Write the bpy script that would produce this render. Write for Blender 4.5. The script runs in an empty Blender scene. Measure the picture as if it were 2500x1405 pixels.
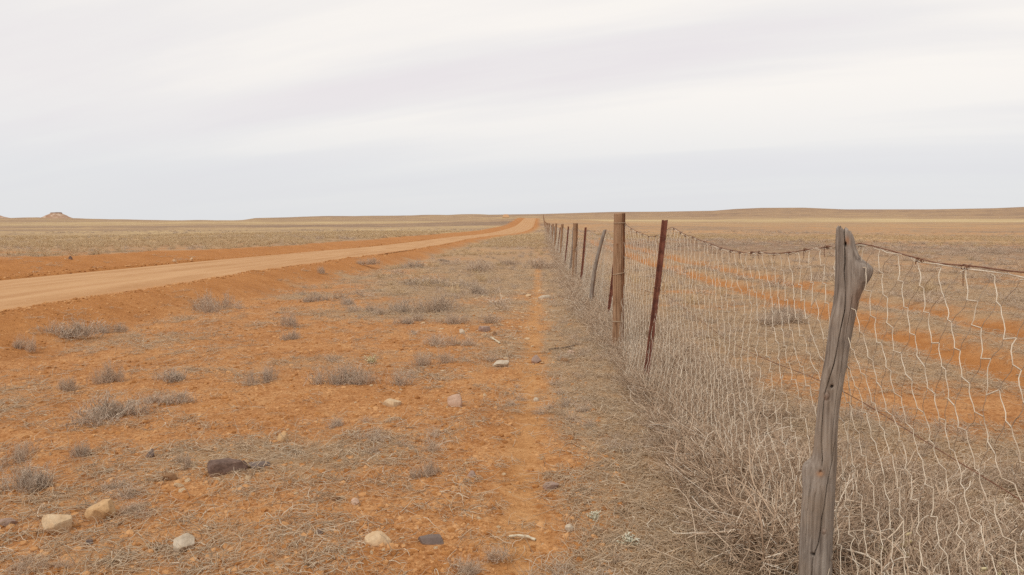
import bpy, math, random
import numpy as np

S = bpy.context.scene
C = S.collection
RNG = np.random.default_rng(7)

# ---- camera, sky, sun, exposure ---------------------------------------
cam = bpy.data.cameras.new('camera')
cam.sensor_width = 36.0
cam.lens = 36.0 * 1950.0 / 2500.0
cam.clip_start = 0.05
cam.clip_end = 30000
cam_o = bpy.data.objects.new('camera', cam)
C.objects.link(cam_o)
cam_o.location = (0, 0, 1.6)
cam_o.rotation_euler = (math.radians(90 - 5.1428), 0, math.radians(2.0476))
S.camera = cam_o

SUN_EL, SUN_AZ = math.radians(52), math.radians(215)   # azimuth clockwise from +Y (ahead)
sun = bpy.data.lights.new('sun', 'SUN')
sun.energy = 1.5
sun.angle = math.radians(12)
sun.color = (1.0, .95, .88)
sun_o = bpy.data.objects.new('sun', sun)
C.objects.link(sun_o)
sun_o.rotation_euler = (math.pi/2 - SUN_EL, 0, math.pi - SUN_AZ)
sun_o.location = (-20, -30, 60)

SKYX, SKYY = 15.5, 2.6
world = bpy.data.worlds.new('World')
S.world = world
world.use_nodes = True
wt = world.node_tree
wt.nodes.clear()
def wn(t, **k):
    n = wt.nodes.new(t)
    for a, v in k.items(): setattr(n, a, v)
    return n
def wm(op, a, b=None, c=None):
    n = wn('ShaderNodeMath', operation=op)
    for i, v in enumerate((a, b, c)):
        if v is None: continue
        if isinstance(v, (int, float)): n.inputs[i].default_value = v
        else: wt.links.new(v, n.inputs[i])
    return n.outputs[0]
def wramp(fac, stops):
    n = wn('ShaderNodeValToRGB'); e = n.color_ramp.elements
    while len(e) < len(stops): e.new(.5)
    for i, (p, c) in enumerate(stops):
        e[i].position = p; e[i].color = (*c, 1)
    wt.links.new(fac, n.inputs[0])
    return n.outputs[0]
def wmix(fac, a, b):
    n = wn('ShaderNodeMix', data_type='RGBA')
    for s, v in ((n.inputs['Factor'], fac), (n.inputs[6], a), (n.inputs[7], b)):
        if isinstance(v, (int, float)): s.default_value = v
        elif isinstance(v, tuple): s.default_value = (*v, 1)
        else: wt.links.new(v, s)
    return n.outputs[2]
sky = wn('ShaderNodeTexSky', sky_type='NISHITA', sun_disc=False)
sky.sun_elevation = SUN_EL; sky.sun_rotation = SUN_AZ
tc = wn('ShaderNodeTexCoord')
sep = wn('ShaderNodeSeparateXYZ'); wt.links.new(tc.outputs['Generated'], sep.inputs[0])
zz = wm('ADD', wm('MAXIMUM', sep.outputs[2], 0.0), 0.16)     # a high cloud deck, curved so it never runs to infinity
px = wm('DIVIDE', sep.outputs[0], zz); py = wm('DIVIDE', sep.outputs[1], zz)
comb = wn('ShaderNodeCombineXYZ'); wt.links.new(px, comb.inputs[0]); wt.links.new(py, comb.inputs[1])
mr = wn('ShaderNodeMapping'); wt.links.new(comb.outputs[0], mr.inputs[0])
mr.inputs['Rotation'].default_value = (0, 0, math.radians(20))          # streaks drift from left ahead to the right overhead
mp = wn('ShaderNodeMapping'); wt.links.new(mr.outputs[0], mp.inputs[0])
mp.inputs['Scale'].default_value = (.22, 1.0, 1); mp.inputs['Location'].default_value = (SKYX, SKYY, 0)
n1 = wn('ShaderNodeTexNoise'); wt.links.new(mp.outputs[0], n1.inputs['Vector'])
n1.inputs['Scale'].default_value = 1.25; n1.inputs['Detail'].default_value = 4; n1.inputs['Roughness'].default_value = .42
n1.inputs['Distortion'].default_value = .5
n2 = wn('ShaderNodeTexNoise'); wt.links.new(mp.outputs[0], n2.inputs['Vector'])
n2.inputs['Scale'].default_value = 4.0; n2.inputs['Detail'].default_value = 5; n2.inputs['Roughness'].default_value = .55
nn = wm('ADD', wm('MULTIPLY', n1.outputs[0], .8), wm('MULTIPLY', n2.outputs[0], .2))
cloud = wramp(nn, [(.36, (.80, .758, .770)), (.47, (.84, .812, .80)), (.58, (.925, .885, .84))])
low = wramp(wm('MAXIMUM', sep.outputs[2], 0.0), [(0.0, (.71, .722, .742)), (.06, (.71, .725, .755)), (.16, (.81, .80, .80))])
lowf = wramp(wm('MAXIMUM', sep.outputs[2], 0.0), [(0.0, (.9, .9, .9)), (.05, (.75, .75, .75)), (.15, (0, 0, 0))])
deck = wmix(lowf, cloud, low)
deck10 = wn('ShaderNodeVectorMath', operation='SCALE'); wt.links.new(deck, deck10.inputs[0]); deck10.inputs['Scale'].default_value = 10.6
allsky = wmix(.95, sky.outputs[0], deck10.outputs[0])
bg = wn('ShaderNodeBackground'); bg.inputs['Strength'].default_value = 0.1
wt.links.new(allsky, bg.inputs['Color'])
wo = wn('ShaderNodeOutputWorld'); wt.links.new(bg.outputs[0], wo.inputs[0])

S.render.engine = 'CYCLES'
S.cycles.max_bounces = 5
S.cycles.diffuse_bounces = 3
S.cycles.glossy_bounces = 2
S.cycles.transparent_max_bounces = 4
S.cycles.use_adaptive_sampling = True
S.cycles.use_denoising = False
S.cycles.sample_clamp_direct = 4.0
S.cycles.sample_clamp_indirect = 2.0
S.view_settings.view_transform = 'Standard'
S.view_settings.look = 'None'
S.view_settings.exposure = 0.0
S.view_settings.gamma = 1.0
S.view_settings.use_curve_mapping = False

# ---- terrain functions -------------------------------------------------
EYE = 1.6

def smooth(a, b, t):
    t = np.clip((t - a) / (b - a), 0, 1)
    return t * t * (3 - 2 * t)

def hermite(xs, ys):
    xs = np.array(xs, float); ys = np.array(ys, float)
    h = np.diff(xs); s = np.diff(ys) / h
    m = np.zeros_like(xs)
    m[0], m[-1] = s[0], s[-1]
    for i in range(1, len(xs) - 1):
        m[i] = 0 if s[i-1] * s[i] <= 0 else 2 * s[i-1] * s[i] / (s[i-1] + s[i])
    def f(x):
        x = np.clip(np.asarray(x, float), xs[0], xs[-1])
        i = np.clip(np.searchsorted(xs, x, side='right') - 1, 0, len(xs) - 2)
        t = (x - xs[i]) / h[i]
        return ((1+2*t)*(1-t)**2*ys[i] + t*(1-t)**2*h[i]*m[i]
                + t*t*(3-2*t)*ys[i+1] + t*t*(t-1)*h[i]*m[i+1])
    return f

def hash2(ix, iy, seed):
    n = (ix.astype(np.int64) * 374761393 + iy.astype(np.int64) * 668265263 + seed * 974711) & 0x7fffffff
    n = ((n ^ (n >> 13)) * 1274126177) & 0x7fffffff
    n = ((n ^ (n >> 16)) * 2246822519) & 0x7fffffff
    return (n & 0xffffff) / float(0xffffff)

def vnoise(x, y, seed=0):
    x = np.asarray(x, float); y = np.asarray(y, float)
    ix = np.floor(x).astype(np.int64); iy = np.floor(y).astype(np.int64)
    fx = x - ix; fy = y - iy
    fx = fx*fx*fx*(fx*(fx*6-15)+10); fy = fy*fy*fy*(fy*(fy*6-15)+10)
    a = hash2(ix, iy, seed); b = hash2(ix+1, iy, seed)
    c = hash2(ix, iy+1, seed); d = hash2(ix+1, iy+1, seed)
    return (a*(1-fx)+b*fx)*(1-fy) + (c*(1-fx)+d*fx)*fy - 0.5

def fbm(x, y, seed=0, octv=3):
    s = 0; a = 1.0
    for k in range(octv):
        s = s + a * vnoise(x * 2**k + 17.3*k, y * 2**k - 9.1*k, seed + k)
        a *= 0.5
    return s

# height of the plain against distance, dipping ahead of the viewpoint
PLAIN = hermite([-80, -10, 0, 8, 23, 55, 90, 140, 200, 400, 900],
                [0.1, 0.0, 0, 0, -.27, -.70, -1.0, -1.45, -1.5, -1.6, -1.8])
CREST = hermite([190, 215, 260, 300, 330, 360, 420, 480], [0, .12, 1.0, 1.75, 2.0, 1.85, .6, 0])
ROAD_LIFT = hermite([-80, 0, 11, 22, 39, 60, 100, 200, 330, 430], [.2, .2, .24, .32, .27, .15, .12, .11, .11, 0])
ROAD_R = hermite([-80, 0, 40, 75, 100, 125, 163, 224, 325, 500],
                 [-8.2, -7.8, -7.7, -7.5, -6.9, -4.4, -2.5, -1.8, -1.7, -1.7])
ROAD_L = hermite([-80, 0, 30, 60, 100, 147, 208, 260, 325, 500],
                 [-12.8, -12.4, -12.3, -11.7, -10.4, -8.4, -7.3, -6.6, -6.4, -6.4])
# skyline of the far rises, as slope from eye height against bearing tangent
SKY_B = np.array([-3, -1.2, -.677, -.64, -.62, -.59, -.54, -.47, -.39, -.376, -.36, -.27, -.16, -.06, 0,
                  .09, .15, .213, .241, .272, .323, .374, .477, .554, .605, .8, 1.5, 3])
SKY_Y = np.array([527, 531, 533, 532, 534, 534, 536, 538, 538.5, 537, 532.5, 529, 526.5, 524.5, 523,
                  518, 517.5, 515.5, 511.3, 509.0, 508.8, 513, 513.5, 511.5, 508.0, 510, 516, 522])

def road_mid(y):
    return 0.5 * (ROAD_L(y) + ROAD_R(y))

def base_height(x, y):
    e = np.sqrt(np.maximum(y, 0)**2 + np.maximum(np.abs(x + 3) - 14, 0)**2)
    e = np.where(y < 0, np.minimum(y, 0) + np.maximum(np.abs(x+3)-14, 0), e)
    z = PLAIN(e) + CREST(y) * np.exp(-((x + 3) / 34.0)**2) * (np.asarray(y) > 0)
    return z

def road_height(x, y):
    c = road_mid(y)
    z = base_height(c, y) + ROAD_LIFT(y)
    w = .5 * (ROAD_R(y) - ROAD_L(y))
    u = (x - c) / w
    z = z + .05 * (1 - u*u) - .03 * np.exp(-((np.abs(u) - 1.0)/.05)**2)
    z = z + .012 * (np.cos(u * 9.0)) * (1 - smooth(.8, 1, np.abs(u)))
    return z + .012 * vnoise(x * .9, y * .25, 91)

def ground_height(x, y):
    x = np.asarray(x, float); y = np.asarray(y, float)
    r = np.hypot(x, y) + 1e-6
    z = base_height(x, y)
    L = ROAD_L(y); R = ROAD_R(y)
    fade = 1 - smooth(330, 430, np.abs(y))
    lift = ROAD_LIFT(y)
    wob = .35 * vnoise(y * .35, x * 0, 5) + .2 * vnoise(y * 1.3, x * 0, 6)
    # left: cutting up to a higher field; right: fill slope down to the verge
    up = lift + .30 * (1 - smooth(-2.5 + wob, -.15, x - L)) 
    up = up * np.exp(-np.maximum(L - 14 - x, 0) / 40.0)
    dn = lift * (1 - smooth(0.05, 1.7 + wob, x - R))
    dip = -.07 * np.exp(-((x - R - 1.7) / .6)**2)
    lip = (.012 + .03 * vnoise(y * 1.1, y * 0, 8) + .03 * vnoise(y * 3.5, y * 0, 9)) * np.exp(-((x - R - .08 - wob * .3) / .16)**2)
    lip = lip + .05 * np.exp(-((x - L + .25 + wob*.3) / .25)**2)
    inside = (x > L) & (x < R)
    z_out = z + np.where(x < .5 * (L + R), up, dn + dip) + lip
    sink = lift - .02 - .18 * smooth(-.05, .3, np.minimum(x - L, R - x))
    z_in = base_height(.5*(L+R), y) + sink
    z = np.where((np.abs(y) < 430), np.where(inside, z_in * fade + z * (1 - fade), z_out * fade + z * (1 - fade)), z)
    # wheel ruts on the far side of the fence
    rut = np.zeros_like(x)
    mx = .25 * vnoise(y * .12, y * 0, 31)
    for c in (5.0, 6.85):
        rut = rut - .15 * np.exp(-((x - c - mx) / .36)**2) + .04 * np.exp(-((x - c - mx - .62) / .22)**2)
    z = z + rut * (1 - smooth(120, 200, np.abs(y)))
    # foot track beside the fence
    z = z - .025 * np.exp(-((x + .08) / .14)**2) * (1 - smooth(30, 60, np.abs(y)))
    # unevenness of the ground
    out = np.where(inside & (np.abs(y) < 430), .15, 1.0)
    z = z + out * (.16 * fbm(x / 22, y / 22, 11, 2) * smooth(8, 40, r)
                   + .05 * fbm(x / 3.2, y / 3.2, 21, 2) * (.5 + .5 * smooth(0, 6, r))
                   + .022 * fbm(x / .45, y / .45, 41, 3))
    # far country
    t = np.clip(np.log(np.maximum(r, 1) / 400.0) / np.log(4600.0 / 400.0), 0, 1.3)
    b = np.where(y > 0, x / np.maximum(y, 1e-3), np.sign(x) * 3)
    sh = (527 - np.interp(b, SKY_B, SKY_Y)) / 1950.0
    s4 = (-1.6 - EYE) / 400.0
    g = smooth(0, 1, t)
    s = s4 + (sh - s4) * (.55 * g + .45 * np.clip(t, 0, 1))
    s = s + (.0022 * fbm(x / 420, y / 420, 51, 3) + .0012 * fbm(x / 130, y / 130, 55, 2)) * smooth(0.1, .5, t) * (1 - smooth(.8, 1, t)) - .03 * np.clip(t - 1, 0, 1)
    far = EYE + s * r
    k = smooth(380, 620, r)
    return z * (1 - k) + far * k
# ---- end terrain -------------------------------------------------------

# ---- helpers -----------------------------------------------------------
def gz(x, y):
    return float(ground_height(np.array([float(x)]), np.array([float(y)]))[0])

def tag(o, label=None, cat=None, group=None, kind=None):
    if label: o['label'] = label
    if cat: o['category'] = cat
    if group: o['group'] = group
    if kind: o['kind'] = kind
    return o

def raw_mesh(name, V, F, smooth=True):
    """V (n,3), F (m,k) with k = 3 or 4"""
    V = np.ascontiguousarray(V, dtype=np.float32); F = np.ascontiguousarray(F, dtype=np.int32)
    k = F.shape[1]
    me = bpy.data.meshes.new(name)
    me.vertices.add(len(V)); me.vertices.foreach_set('co', V.ravel())
    me.loops.add(F.size); me.loops.foreach_set('vertex_index', F.ravel())
    me.polygons.add(len(F))
    me.polygons.foreach_set('loop_start', np.arange(0, F.size, k, dtype=np.int32))
    me.polygons.foreach_set('loop_total', np.full(len(F), k, dtype=np.int32))
    me.polygons.foreach_set('use_smooth', np.full(len(F), smooth, dtype=bool))
    me.update(calc_edges=True)
    return me

def obj(name, me, mat=None, parent=None):
    o = bpy.data.objects.new(name, me)
    C.objects.link(o)
    if mat is not None and not me.materials: me.materials.append(mat)
    if parent is not None: o.parent = parent
    return o

def fattr(me, name, vals):
    a = me.attributes.new(name, 'FLOAT', 'POINT'); a.data.foreach_set('value', np.asarray(vals, dtype=np.float32))

def tubes(P, R, sides=3, close=False):
    """P (N,K,3) centre lines, R (N,K) radii -> V, F"""
    P = np.asarray(P, float); N, K, _ = P.shape
    R = np.broadcast_to(np.asarray(R, float), (N, K)) if np.ndim(R) != 1 else np.repeat(np.asarray(R, float)[:, None], K, 1)
    T = np.empty_like(P)
    T[:, 1:-1] = P[:, 2:] - P[:, :-2]; T[:, 0] = P[:, 1] - P[:, 0]; T[:, -1] = P[:, -1] - P[:, -2]
    T /= np.linalg.norm(T, axis=2, keepdims=True) + 1e-9
    ref = np.where(np.abs(T[:, :1, 2:3]) > .8, np.array([[[1., 0, 0]]]), np.array([[[0, 0, 1.]]]))
    U = np.cross(T, np.broadcast_to(ref, T.shape)); U /= np.linalg.norm(U, axis=2, keepdims=True) + 1e-9
    W = np.cross(T, U)
    a = np.arange(sides) * 2 * np.pi / sides
    V = (P[:, :, None, :] + R[:, :, None, None] * (np.cos(a)[None, None, :, None] * U[:, :, None, :]
         + np.sin(a)[None, None, :, None] * W[:, :, None, :])).reshape(-1, 3)
    n = np.arange(N)[:, None, None]; k = np.arange(K - 1)[None, :, None]; s = np.arange(sides)[None, None, :]
    b = (n * K + k) * sides
    s2 = (s + 1) % sides
    F = np.stack([b + s, b + s2, b + sides + s2, b + sides + s], -1).reshape(-1, 4)
    return V, F

def join(parts):
    Vs, Fs, off = [], [], 0
    for V, F in parts:
        Vs.append(V); Fs.append(F + off); off += len(V)
    return np.concatenate(Vs), np.concatenate(Fs)

def wire(points, r, sides=5, name='wire'):
    V, F = tubes(np.array(points, float)[None], r, sides)
    return raw_mesh(name, V, F)

def nmat(name):
    m = bpy.data.materials.new(name); m.use_nodes = True
    nt = m.node_tree; nt.nodes.clear()
    return m, N(nt)

class N:
    """small node-graph builder"""
    def __init__(s, nt): s.t = nt
    def n(s, t, **k):
        x = s.t.nodes.new(t)
        for a, v in k.items(): setattr(x, a, v)
        return x
    def put(s, sock, v):
        if isinstance(v, (int, float)): sock.default_value = v
        elif isinstance(v, tuple): sock.default_value = (*v, 1) if sock.type == 'RGBA' and len(v) == 3 else v
        else: s.t.links.new(v, sock)
    def math(s, op, a, b=0.0, clamp=False):
        x = s.n('ShaderNodeMath', operation=op, use_clamp=clamp); s.put(x.inputs[0], a); s.put(x.inputs[1], b); return x.outputs[0]
    def mix(s, f, a, b, mode='MIX'):
        x = s.n('ShaderNodeMix', data_type='RGBA', blend_type=mode); s.put(x.inputs['Factor'], f); s.put(x.inputs[6], a); s.put(x.inputs[7], b); return x.outputs[2]
    def pos(s, scale=(1, 1, 1), obj=False, loc=(0, 0, 0)):
        v = s.n('ShaderNodeTexCoord').outputs['Object'] if obj else s.n('ShaderNodeNewGeometry').outputs['Position']
        m = s.n('ShaderNodeMapping'); s.t.links.new(v, m.inputs[0]); m.inputs['Scale'].default_value = scale; m.inputs['Location'].default_value = loc
        return m.outputs[0]
    def noise(s, vec, scale, detail=3, rough=.55, dist=0.0):
        x = s.n('ShaderNodeTexNoise'); s.t.links.new(vec, x.inputs['Vector'])
        x.inputs['Scale'].default_value = scale; x.inputs['Detail'].default_value = detail
        x.inputs['Roughness'].default_value = rough; x.inputs['Distortion'].default_value = dist
        return x.outputs[0]
    def ramp(s, f, stops, interp='LINEAR'):
        x = s.n('ShaderNodeValToRGB'); x.color_ramp.interpolation = interp; e = x.color_ramp.elements
        while len(e) < len(stops): e.new(.5)
        for i, (p, c) in enumerate(stops):
            e[i].position = p; e[i].color = (*c, 1) if isinstance(c, tuple) else (c, c, c, 1)
        s.put(x.inputs[0], f); return x.outputs[0]
    def attr(s, name, kind='GEOMETRY'):
        return s.n('ShaderNodeAttribute', attribute_name=name, attribute_type=kind)
    def bump(s, h, strength, dist, normal=None):
        x = s.n('ShaderNodeBump'); s.put(x.inputs['Height'], h); x.inputs['Strength'].default_value = strength
        x.inputs['Distance'].default_value = dist
        if normal is not None: s.t.links.new(normal, x.inputs['Normal'])
        return x.outputs[0]
    def done(s, col, rough=.9, normal=None, spec=.2, metal=0.0):
        b = s.n('ShaderNodeBsdfPrincipled'); s.put(b.inputs['Base Color'], col); s.put(b.inputs['Roughness'], rough)
        b.inputs['Specular IOR Level'].default_value = spec; b.inputs['Metallic'].default_value = metal
        if normal is not None: s.t.links.new(normal, b.inputs['Normal'])
        o = s.n('ShaderNodeOutputMaterial'); s.t.links.new(b.outputs[0], o.inputs[0])

# ---- materials ---------------------------------------------------------
def mat_ground():
    m, g = nmat('red_soil')
    p = g.pos()
    cov = g.attr('cover').outputs['Fac']; bare = g.attr('bare').outputs['Fac']; far = g.attr('far').outputs['Fac']; pale = g.attr('pale').outputs['Fac']
    nA = g.noise(p, .9, 4, .6); nB = g.noise(p, 7, 4, .62); nC = g.noise(p, 38, 4, .66); nD = g.noise(p, 150, 2, .6)
    soil = g.ramp(g.math('ADD', g.math('MULTIPLY', nA, .45), g.math('MULTIPLY', nB, .55)),
                  [(.36, (.355, .148, .049)), (.48, (.48, .217, .079)), (.60, (.555, .287, .120))])
    soil = g.mix(g.ramp(nC, [(.36, .9), (.50, 0.0)]), soil, (.30, .115, .036))  # dark flecks in the bump's hollows, shade of small pits put into the colour
    soil = g.mix(g.ramp(nC, [(.54, 0.0), (.70, .7)]), soil, (.66, .385, .18))
    soil = g.mix(g.ramp(nD, [(.60, 0.0), (.72, .5)]), soil, (.62, .42, .25))
    bank = g.ramp(g.math('ADD', g.math('MULTIPLY', nB, .5), g.math('MULTIPLY', nA, .5)), [(.36, (.385, .158, .048)), (.62, (.50, .225, .076))])
    bank = g.mix(g.ramp(nC, [(.35, .5), (.5, 0.0)]), bank, (.30, .11, .034))
    soil = g.mix(bare, soil, bank)
    soil = g.mix(g.math('MULTIPLY', g.attr('path').outputs['Fac'], .5), soil, g.ramp(nB, [(.38, (.52, .265, .098)), (.6, (.62, .345, .145))]))
    # dead plant litter lying on the soil
    st1 = g.noise(g.pos((1, .45, 1)), 70, 3, .7, 1.2); st2 = g.noise(g.pos((.4, 1, 1)), 55, 3, .7, 1.0)
    nE = g.noise(p, 2.2, 3, .6)
    litc = g.ramp(st2, [(.33, (.24, .145, .08)), (.47, (.38, .25, .14)), (.62, (.52, .38, .235))])
    lit_t = g.math('ADD', g.math('MULTIPLY', st1, .9), g.math('ADD', g.math('MULTIPLY', cov, .55), g.math('MULTIPLY', nE, .30)))
    litm = g.ramp(lit_t, [(.78, 0.0), (.96, .85)])
    near = g.mix(litm, soil, litc)
    # the far plain: grass, saltbush and red patches too distant to part
    f1 = g.noise(p, .0045, 4, .55); f2 = g.noise(p, .035, 4, .6); f3 = g.noise(p, .35, 4, .65); f4 = g.noise(g.pos((1, .6, 1)), 1.6, 3, .7)
    tone = g.attr('tone').outputs['Fac']; red = g.attr('red').outputs['Fac']
    q = g.math('ADD', g.math('ADD', g.math('MULTIPLY', f1, .45), g.math('MULTIPLY', f2, .55)), g.math('MULTIPLY', f3, .5))
    q = g.math('ADD', g.math('SUBTRACT', q, .25), g.math('MULTIPLY', tone, .17))
    farc = g.ramp(q, [(.30, (.235, .158, .108)), (.42, (.335, .225, .138)), (.52, (.42, .29, .158)), (.62, (.505, .375, .195)), (.74, (.60, .47, .26))])
    farc = g.mix(g.math('MULTIPLY', red, g.ramp(g.math('ADD', g.math('MULTIPLY', f2, .4), g.math('MULTIPLY', f3, .6)), [(.44, 0.0), (.58, .85)])), farc, (.46, .205, .085))
    farc = g.mix(g.ramp(f4, [(.36, .5), (.5, 0.0)]), farc, (.23, .145, .095))
    farc = g.mix(g.ramp(f4, [(.54, 0.0), (.70, .45)]), farc, (.58, .44, .27))
    col = g.mix(far, near, g.mix(g.math('MULTIPLY', bare, .92), farc, bank))
    col = g.mix(pale, col, (.62, .52, .40))
    h = g.math('ADD', g.math('ADD', g.math('MULTIPLY', nC, .7), g.math('MULTIPLY', nD, .25)), g.math('MULTIPLY', nB, .9))
    nor = g.bump(h, .9, .035)
    g.done(col, .95, nor, .1)
    return m

def mat_road():
    m, g = nmat('graded_dirt')
    p = g.pos()
    u = g.attr('across').outputs['Fac']
    a = g.noise(g.pos((1.0, .10, 1)), 2.2, 4, .6); b = g.noise(g.pos((1, .6, 1)), 14, 4, .65); c = g.noise(p, 60, 2, .6); big = g.noise(p, .18, 3, .5)
    t = g.math('ADD', g.math('ADD', g.math('MULTIPLY', a, .55), g.math('MULTIPLY', b, .25)), g.math('MULTIPLY', big, .2))
    col = g.ramp(t, [(.38, (.42, .222, .098)), (.5, (.475, .265, .125)), (.62, (.53, .312, .155))])
    tr = g.n('ShaderNodeTexWave', wave_type='BANDS', bands_direction='X'); tr.inputs['Scale'].default_value = .42; tr.inputs['Distortion'].default_value = 2.2
    tr.inputs['Detail'].default_value = 2; tr.inputs['Detail Scale'].default_value = .3
    g.t.links.new(g.pos((1, .03, 1)), tr.inputs['Vector'])
    col = g.mix(g.math('MULTIPLY', g.ramp(tr.outputs[1], [(.45, 0.0), (.9, 1.0)]), .2), col, (.60, .385, .205))
    edge = g.math('ADD', g.math('ADD', u, -.03), g.math('MULTIPLY', g.math('SUBTRACT', b, .5), .25))
    col = g.mix(g.ramp(edge, [(.84, 0.0), (.99, .85)]), col, (.42, .16, .045))
    col = g.mix(g.ramp(c, [(.64, 0.0), (.74, .5)]), col, (.34, .15, .06))
    g.done(col, .95, g.bump(g.math('ADD', b, g.math('MULTIPLY', c, .4)), .35, .03), .1)
    return m

def mat_twig(name, stops, hue=(.33, .25, .17), shift=.5):
    m, g = nmat(name)
    t = g.attr('tint').outputs['Fac']
    r = g.n('ShaderNodeObjectInfo').outputs['Random']
    col = g.ramp(t, stops)
    col = g.mix(g.math('MULTIPLY', r, shift), col, hue)
    g.done(col, .85, None, .15)
    return m

def mat_stone(name, c1, c2, dust=.35, sc=14):
    m, g = nmat(name)
    p = g.pos(obj=True)
    a = g.noise(p, sc, 5, .62); b = g.noise(p, sc * 5, 3, .6)
    col = g.mix(g.ramp(a, [(.36, 0.0), (.62, 1.0)]), c1, c2)
    col = g.mix(g.ramp(b, [(.36, .35), (.5, 0.0)]), col, tuple(x * .55 for x in c1))
    z = g.n('ShaderNodeSeparateXYZ'); g.t.links.new(g.n('ShaderNodeTexCoord').outputs['Generated'], z.inputs[0])
    d = g.ramp(g.math('ADD', z.outputs[2], g.math('MULTIPLY', g.math('SUBTRACT', a, .5), .6)), [(.30, dust), (.55, 0.0)])
    col = g.mix(d, col, (.42, .19, .075))
    g.done(col, .9, g.bump(g.math('ADD', a, g.math('MULTIPLY', b, .4)), .6, .012), .15)
    return m

def mat_wood_grey():
    m, g = nmat('weathered_grey_wood')
    p = g.pos((1, 1, .05), True); q = g.pos((1, 1, .25), True)
    a = g.noise(p, 90, 4, .6, .3); b = g.noise(q, 26, 4, .6, .6); c = g.noise(g.pos(obj=True), 5, 3, .6)
    col = g.ramp(g.math('ADD', g.math('MULTIPLY', a, .55), g.math('MULTIPLY', b, .45)), [(.36, (.125, .098, .080)), (.5, (.245, .202, .168)), (.64, (.365, .315, .268))])
    col = g.mix(g.ramp(c, [(.42, 0.0), (.66, .45)]), col, (.30, .215, .145))
    col = g.mix(g.attr('brown').outputs['Fac'], col, g.ramp(a, [(.35, (.13, .065, .038)), (.65, (.29, .16, .10))]))
    col = g.mix(g.attr('rust').outputs['Fac'], col, (.42, .17, .05))
    g.done(col, .85, g.bump(g.math('ADD', a, g.math('MULTIPLY', b, .6)), .7, .006), .2)
    return m

def mat_wood_brown():
    m, g = nmat('brown_pine_wood')
    p = g.pos((1, 1, .04), True); q = g.pos((1, 1, .3), True)
    a = g.noise(p, 70, 4, .62, .4); b = g.noise(q, 14, 4, .6, .8)
    col = g.ramp(g.math('ADD', g.math('MULTIPLY', a, .6), g.math('MULTIPLY', b, .4)), [(.36, (.165, .085, .044)), (.5, (.305, .180, .104)), (.64, (.41, .265, .165))])
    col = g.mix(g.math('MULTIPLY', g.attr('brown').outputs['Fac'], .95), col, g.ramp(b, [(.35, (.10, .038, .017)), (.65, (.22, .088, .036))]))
    g.done(col, .85, g.bump(g.math('ADD', a, b), .6, .008), .2)
    return m

def mat_steel():
    m, g = nmat('rusted_steel')
    p = g.pos(obj=True)
    a = g.noise(p, 18, 5, .65); b = g.noise(p, 120, 3, .6)
    col = g.ramp(a, [(.35, (.105, .036, .024)), (.5, (.165, .056, .034)), (.68, (.22, .082, .048))])
    col = g.mix(g.ramp(b, [(.60, 0.0), (.74, .35)]), col, (.26, .12, .07))
    g.done(col, .75, g.bump(b, .4, .003), .3)
    return m

def mat_wire(name, c1, c2, rough=.55, metal=.25):
    m, g = nmat(name)
    a = g.noise(g.pos(), 22, 4, .65)
    g.done(g.mix(g.ramp(a, [(.42, 0.0), (.62, 1.0)]), c1, c2), rough, None, .4, metal)
    return m

M = dict(ground=mat_ground(), road=mat_road(), grey=mat_wood_grey(), brown=mat_wood_brown(), steel=mat_steel(),
         wire=mat_wire('galvanised_wire', (.70, .61, .48), (.58, .48, .36), .6, .05),
         dull=mat_wire('dull_wire', (.27, .19, .13), (.44, .36, .28), .7, .1),  # net strands turned from the light, their dimness put into the wire colour
         tie=mat_wire('tan_tie_wire', (.46, .33, .22), (.56, .44, .31), .7, .1),
         rust=mat_wire('rusty_wire', (.16, .062, .032), (.26, .135, .08), .8, .1))
TW = [(0.0, (.25, .175, .115)), (.35, (.38, .285, .195)), (.7, (.52, .41, .29)), (.92, (.66, .55, .41)), (1.0, (.76, .66, .52))]
M['twig'] = mat_twig('dry_twigs', TW, (.54, .36, .21), .7)
M['brush'] = mat_twig('dry_brush_stems', [(0.0, (.20, .130, .084)), (.35, (.43, .305, .210)), (.65, (.60, .46, .33)), (.85, (.76, .63, .48)), (1.0, (.87, .80, .68))], (.58, .40, .26), .4)
M['shrub'] = mat_twig('grey_shrub_stems', [(0.0, (.28, .205, .150)), (.4, (.47, .365, .275)), (.8, (.62, .495, .38)), (1.0, (.76, .645, .51))], (.62, .445, .305), .55)
M['straw'] = mat_twig('dry_straw', [(0.0, (.40, .28, .155)), (.5, (.59, .43, .25)), (1.0, (.76, .605, .40))], (.60, .42, .235), .5)
M['herb'] = mat_twig('pale_herb_leaves', [(0.0, (.40, .37, .25)), (.6, (.62, .59, .45)), (1.0, (.80, .78, .66))], (.60, .55, .40), .4)
M['yherb'] = mat_twig('yellow_herb', [(0.0, (.42, .34, .17)), (.6, (.60, .50, .28)), (1.0, (.76, .67, .42))], (.58, .47, .27), .3)
M['stick'] = mat_stone('bleached_stick', (.70, .62, .47), (.55, .45, .31), .0, 40)
M['darkstick'] = mat_stone('dark_stick', (.16, .11, .075), (.25, .18, .12), .1, 30)
M['cream'] = mat_stone('cream_stone', (.62, .46, .29), (.52, .35, .20))
M['tan'] = mat_stone('tan_stone', (.58, .38, .20), (.48, .29, .14))
M['pink'] = mat_stone('pink_stone', (.60, .43, .32), (.50, .33, .23))
M['pale'] = mat_stone('pale_grey_stone', (.56, .47, .36), (.44, .35, .25))
M['dark'] = mat_stone('dark_brown_stone', (.115, .072, .055), (.20, .13, .10), .2)
M['slate'] = mat_stone('grey_slate_stone', (.20, .150, .125), (.145, .105, .088), .25)
M['mauve'] = mat_stone('mauve_stone', (.37, .26, .205), (.27, .185, .145), .35)
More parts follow.
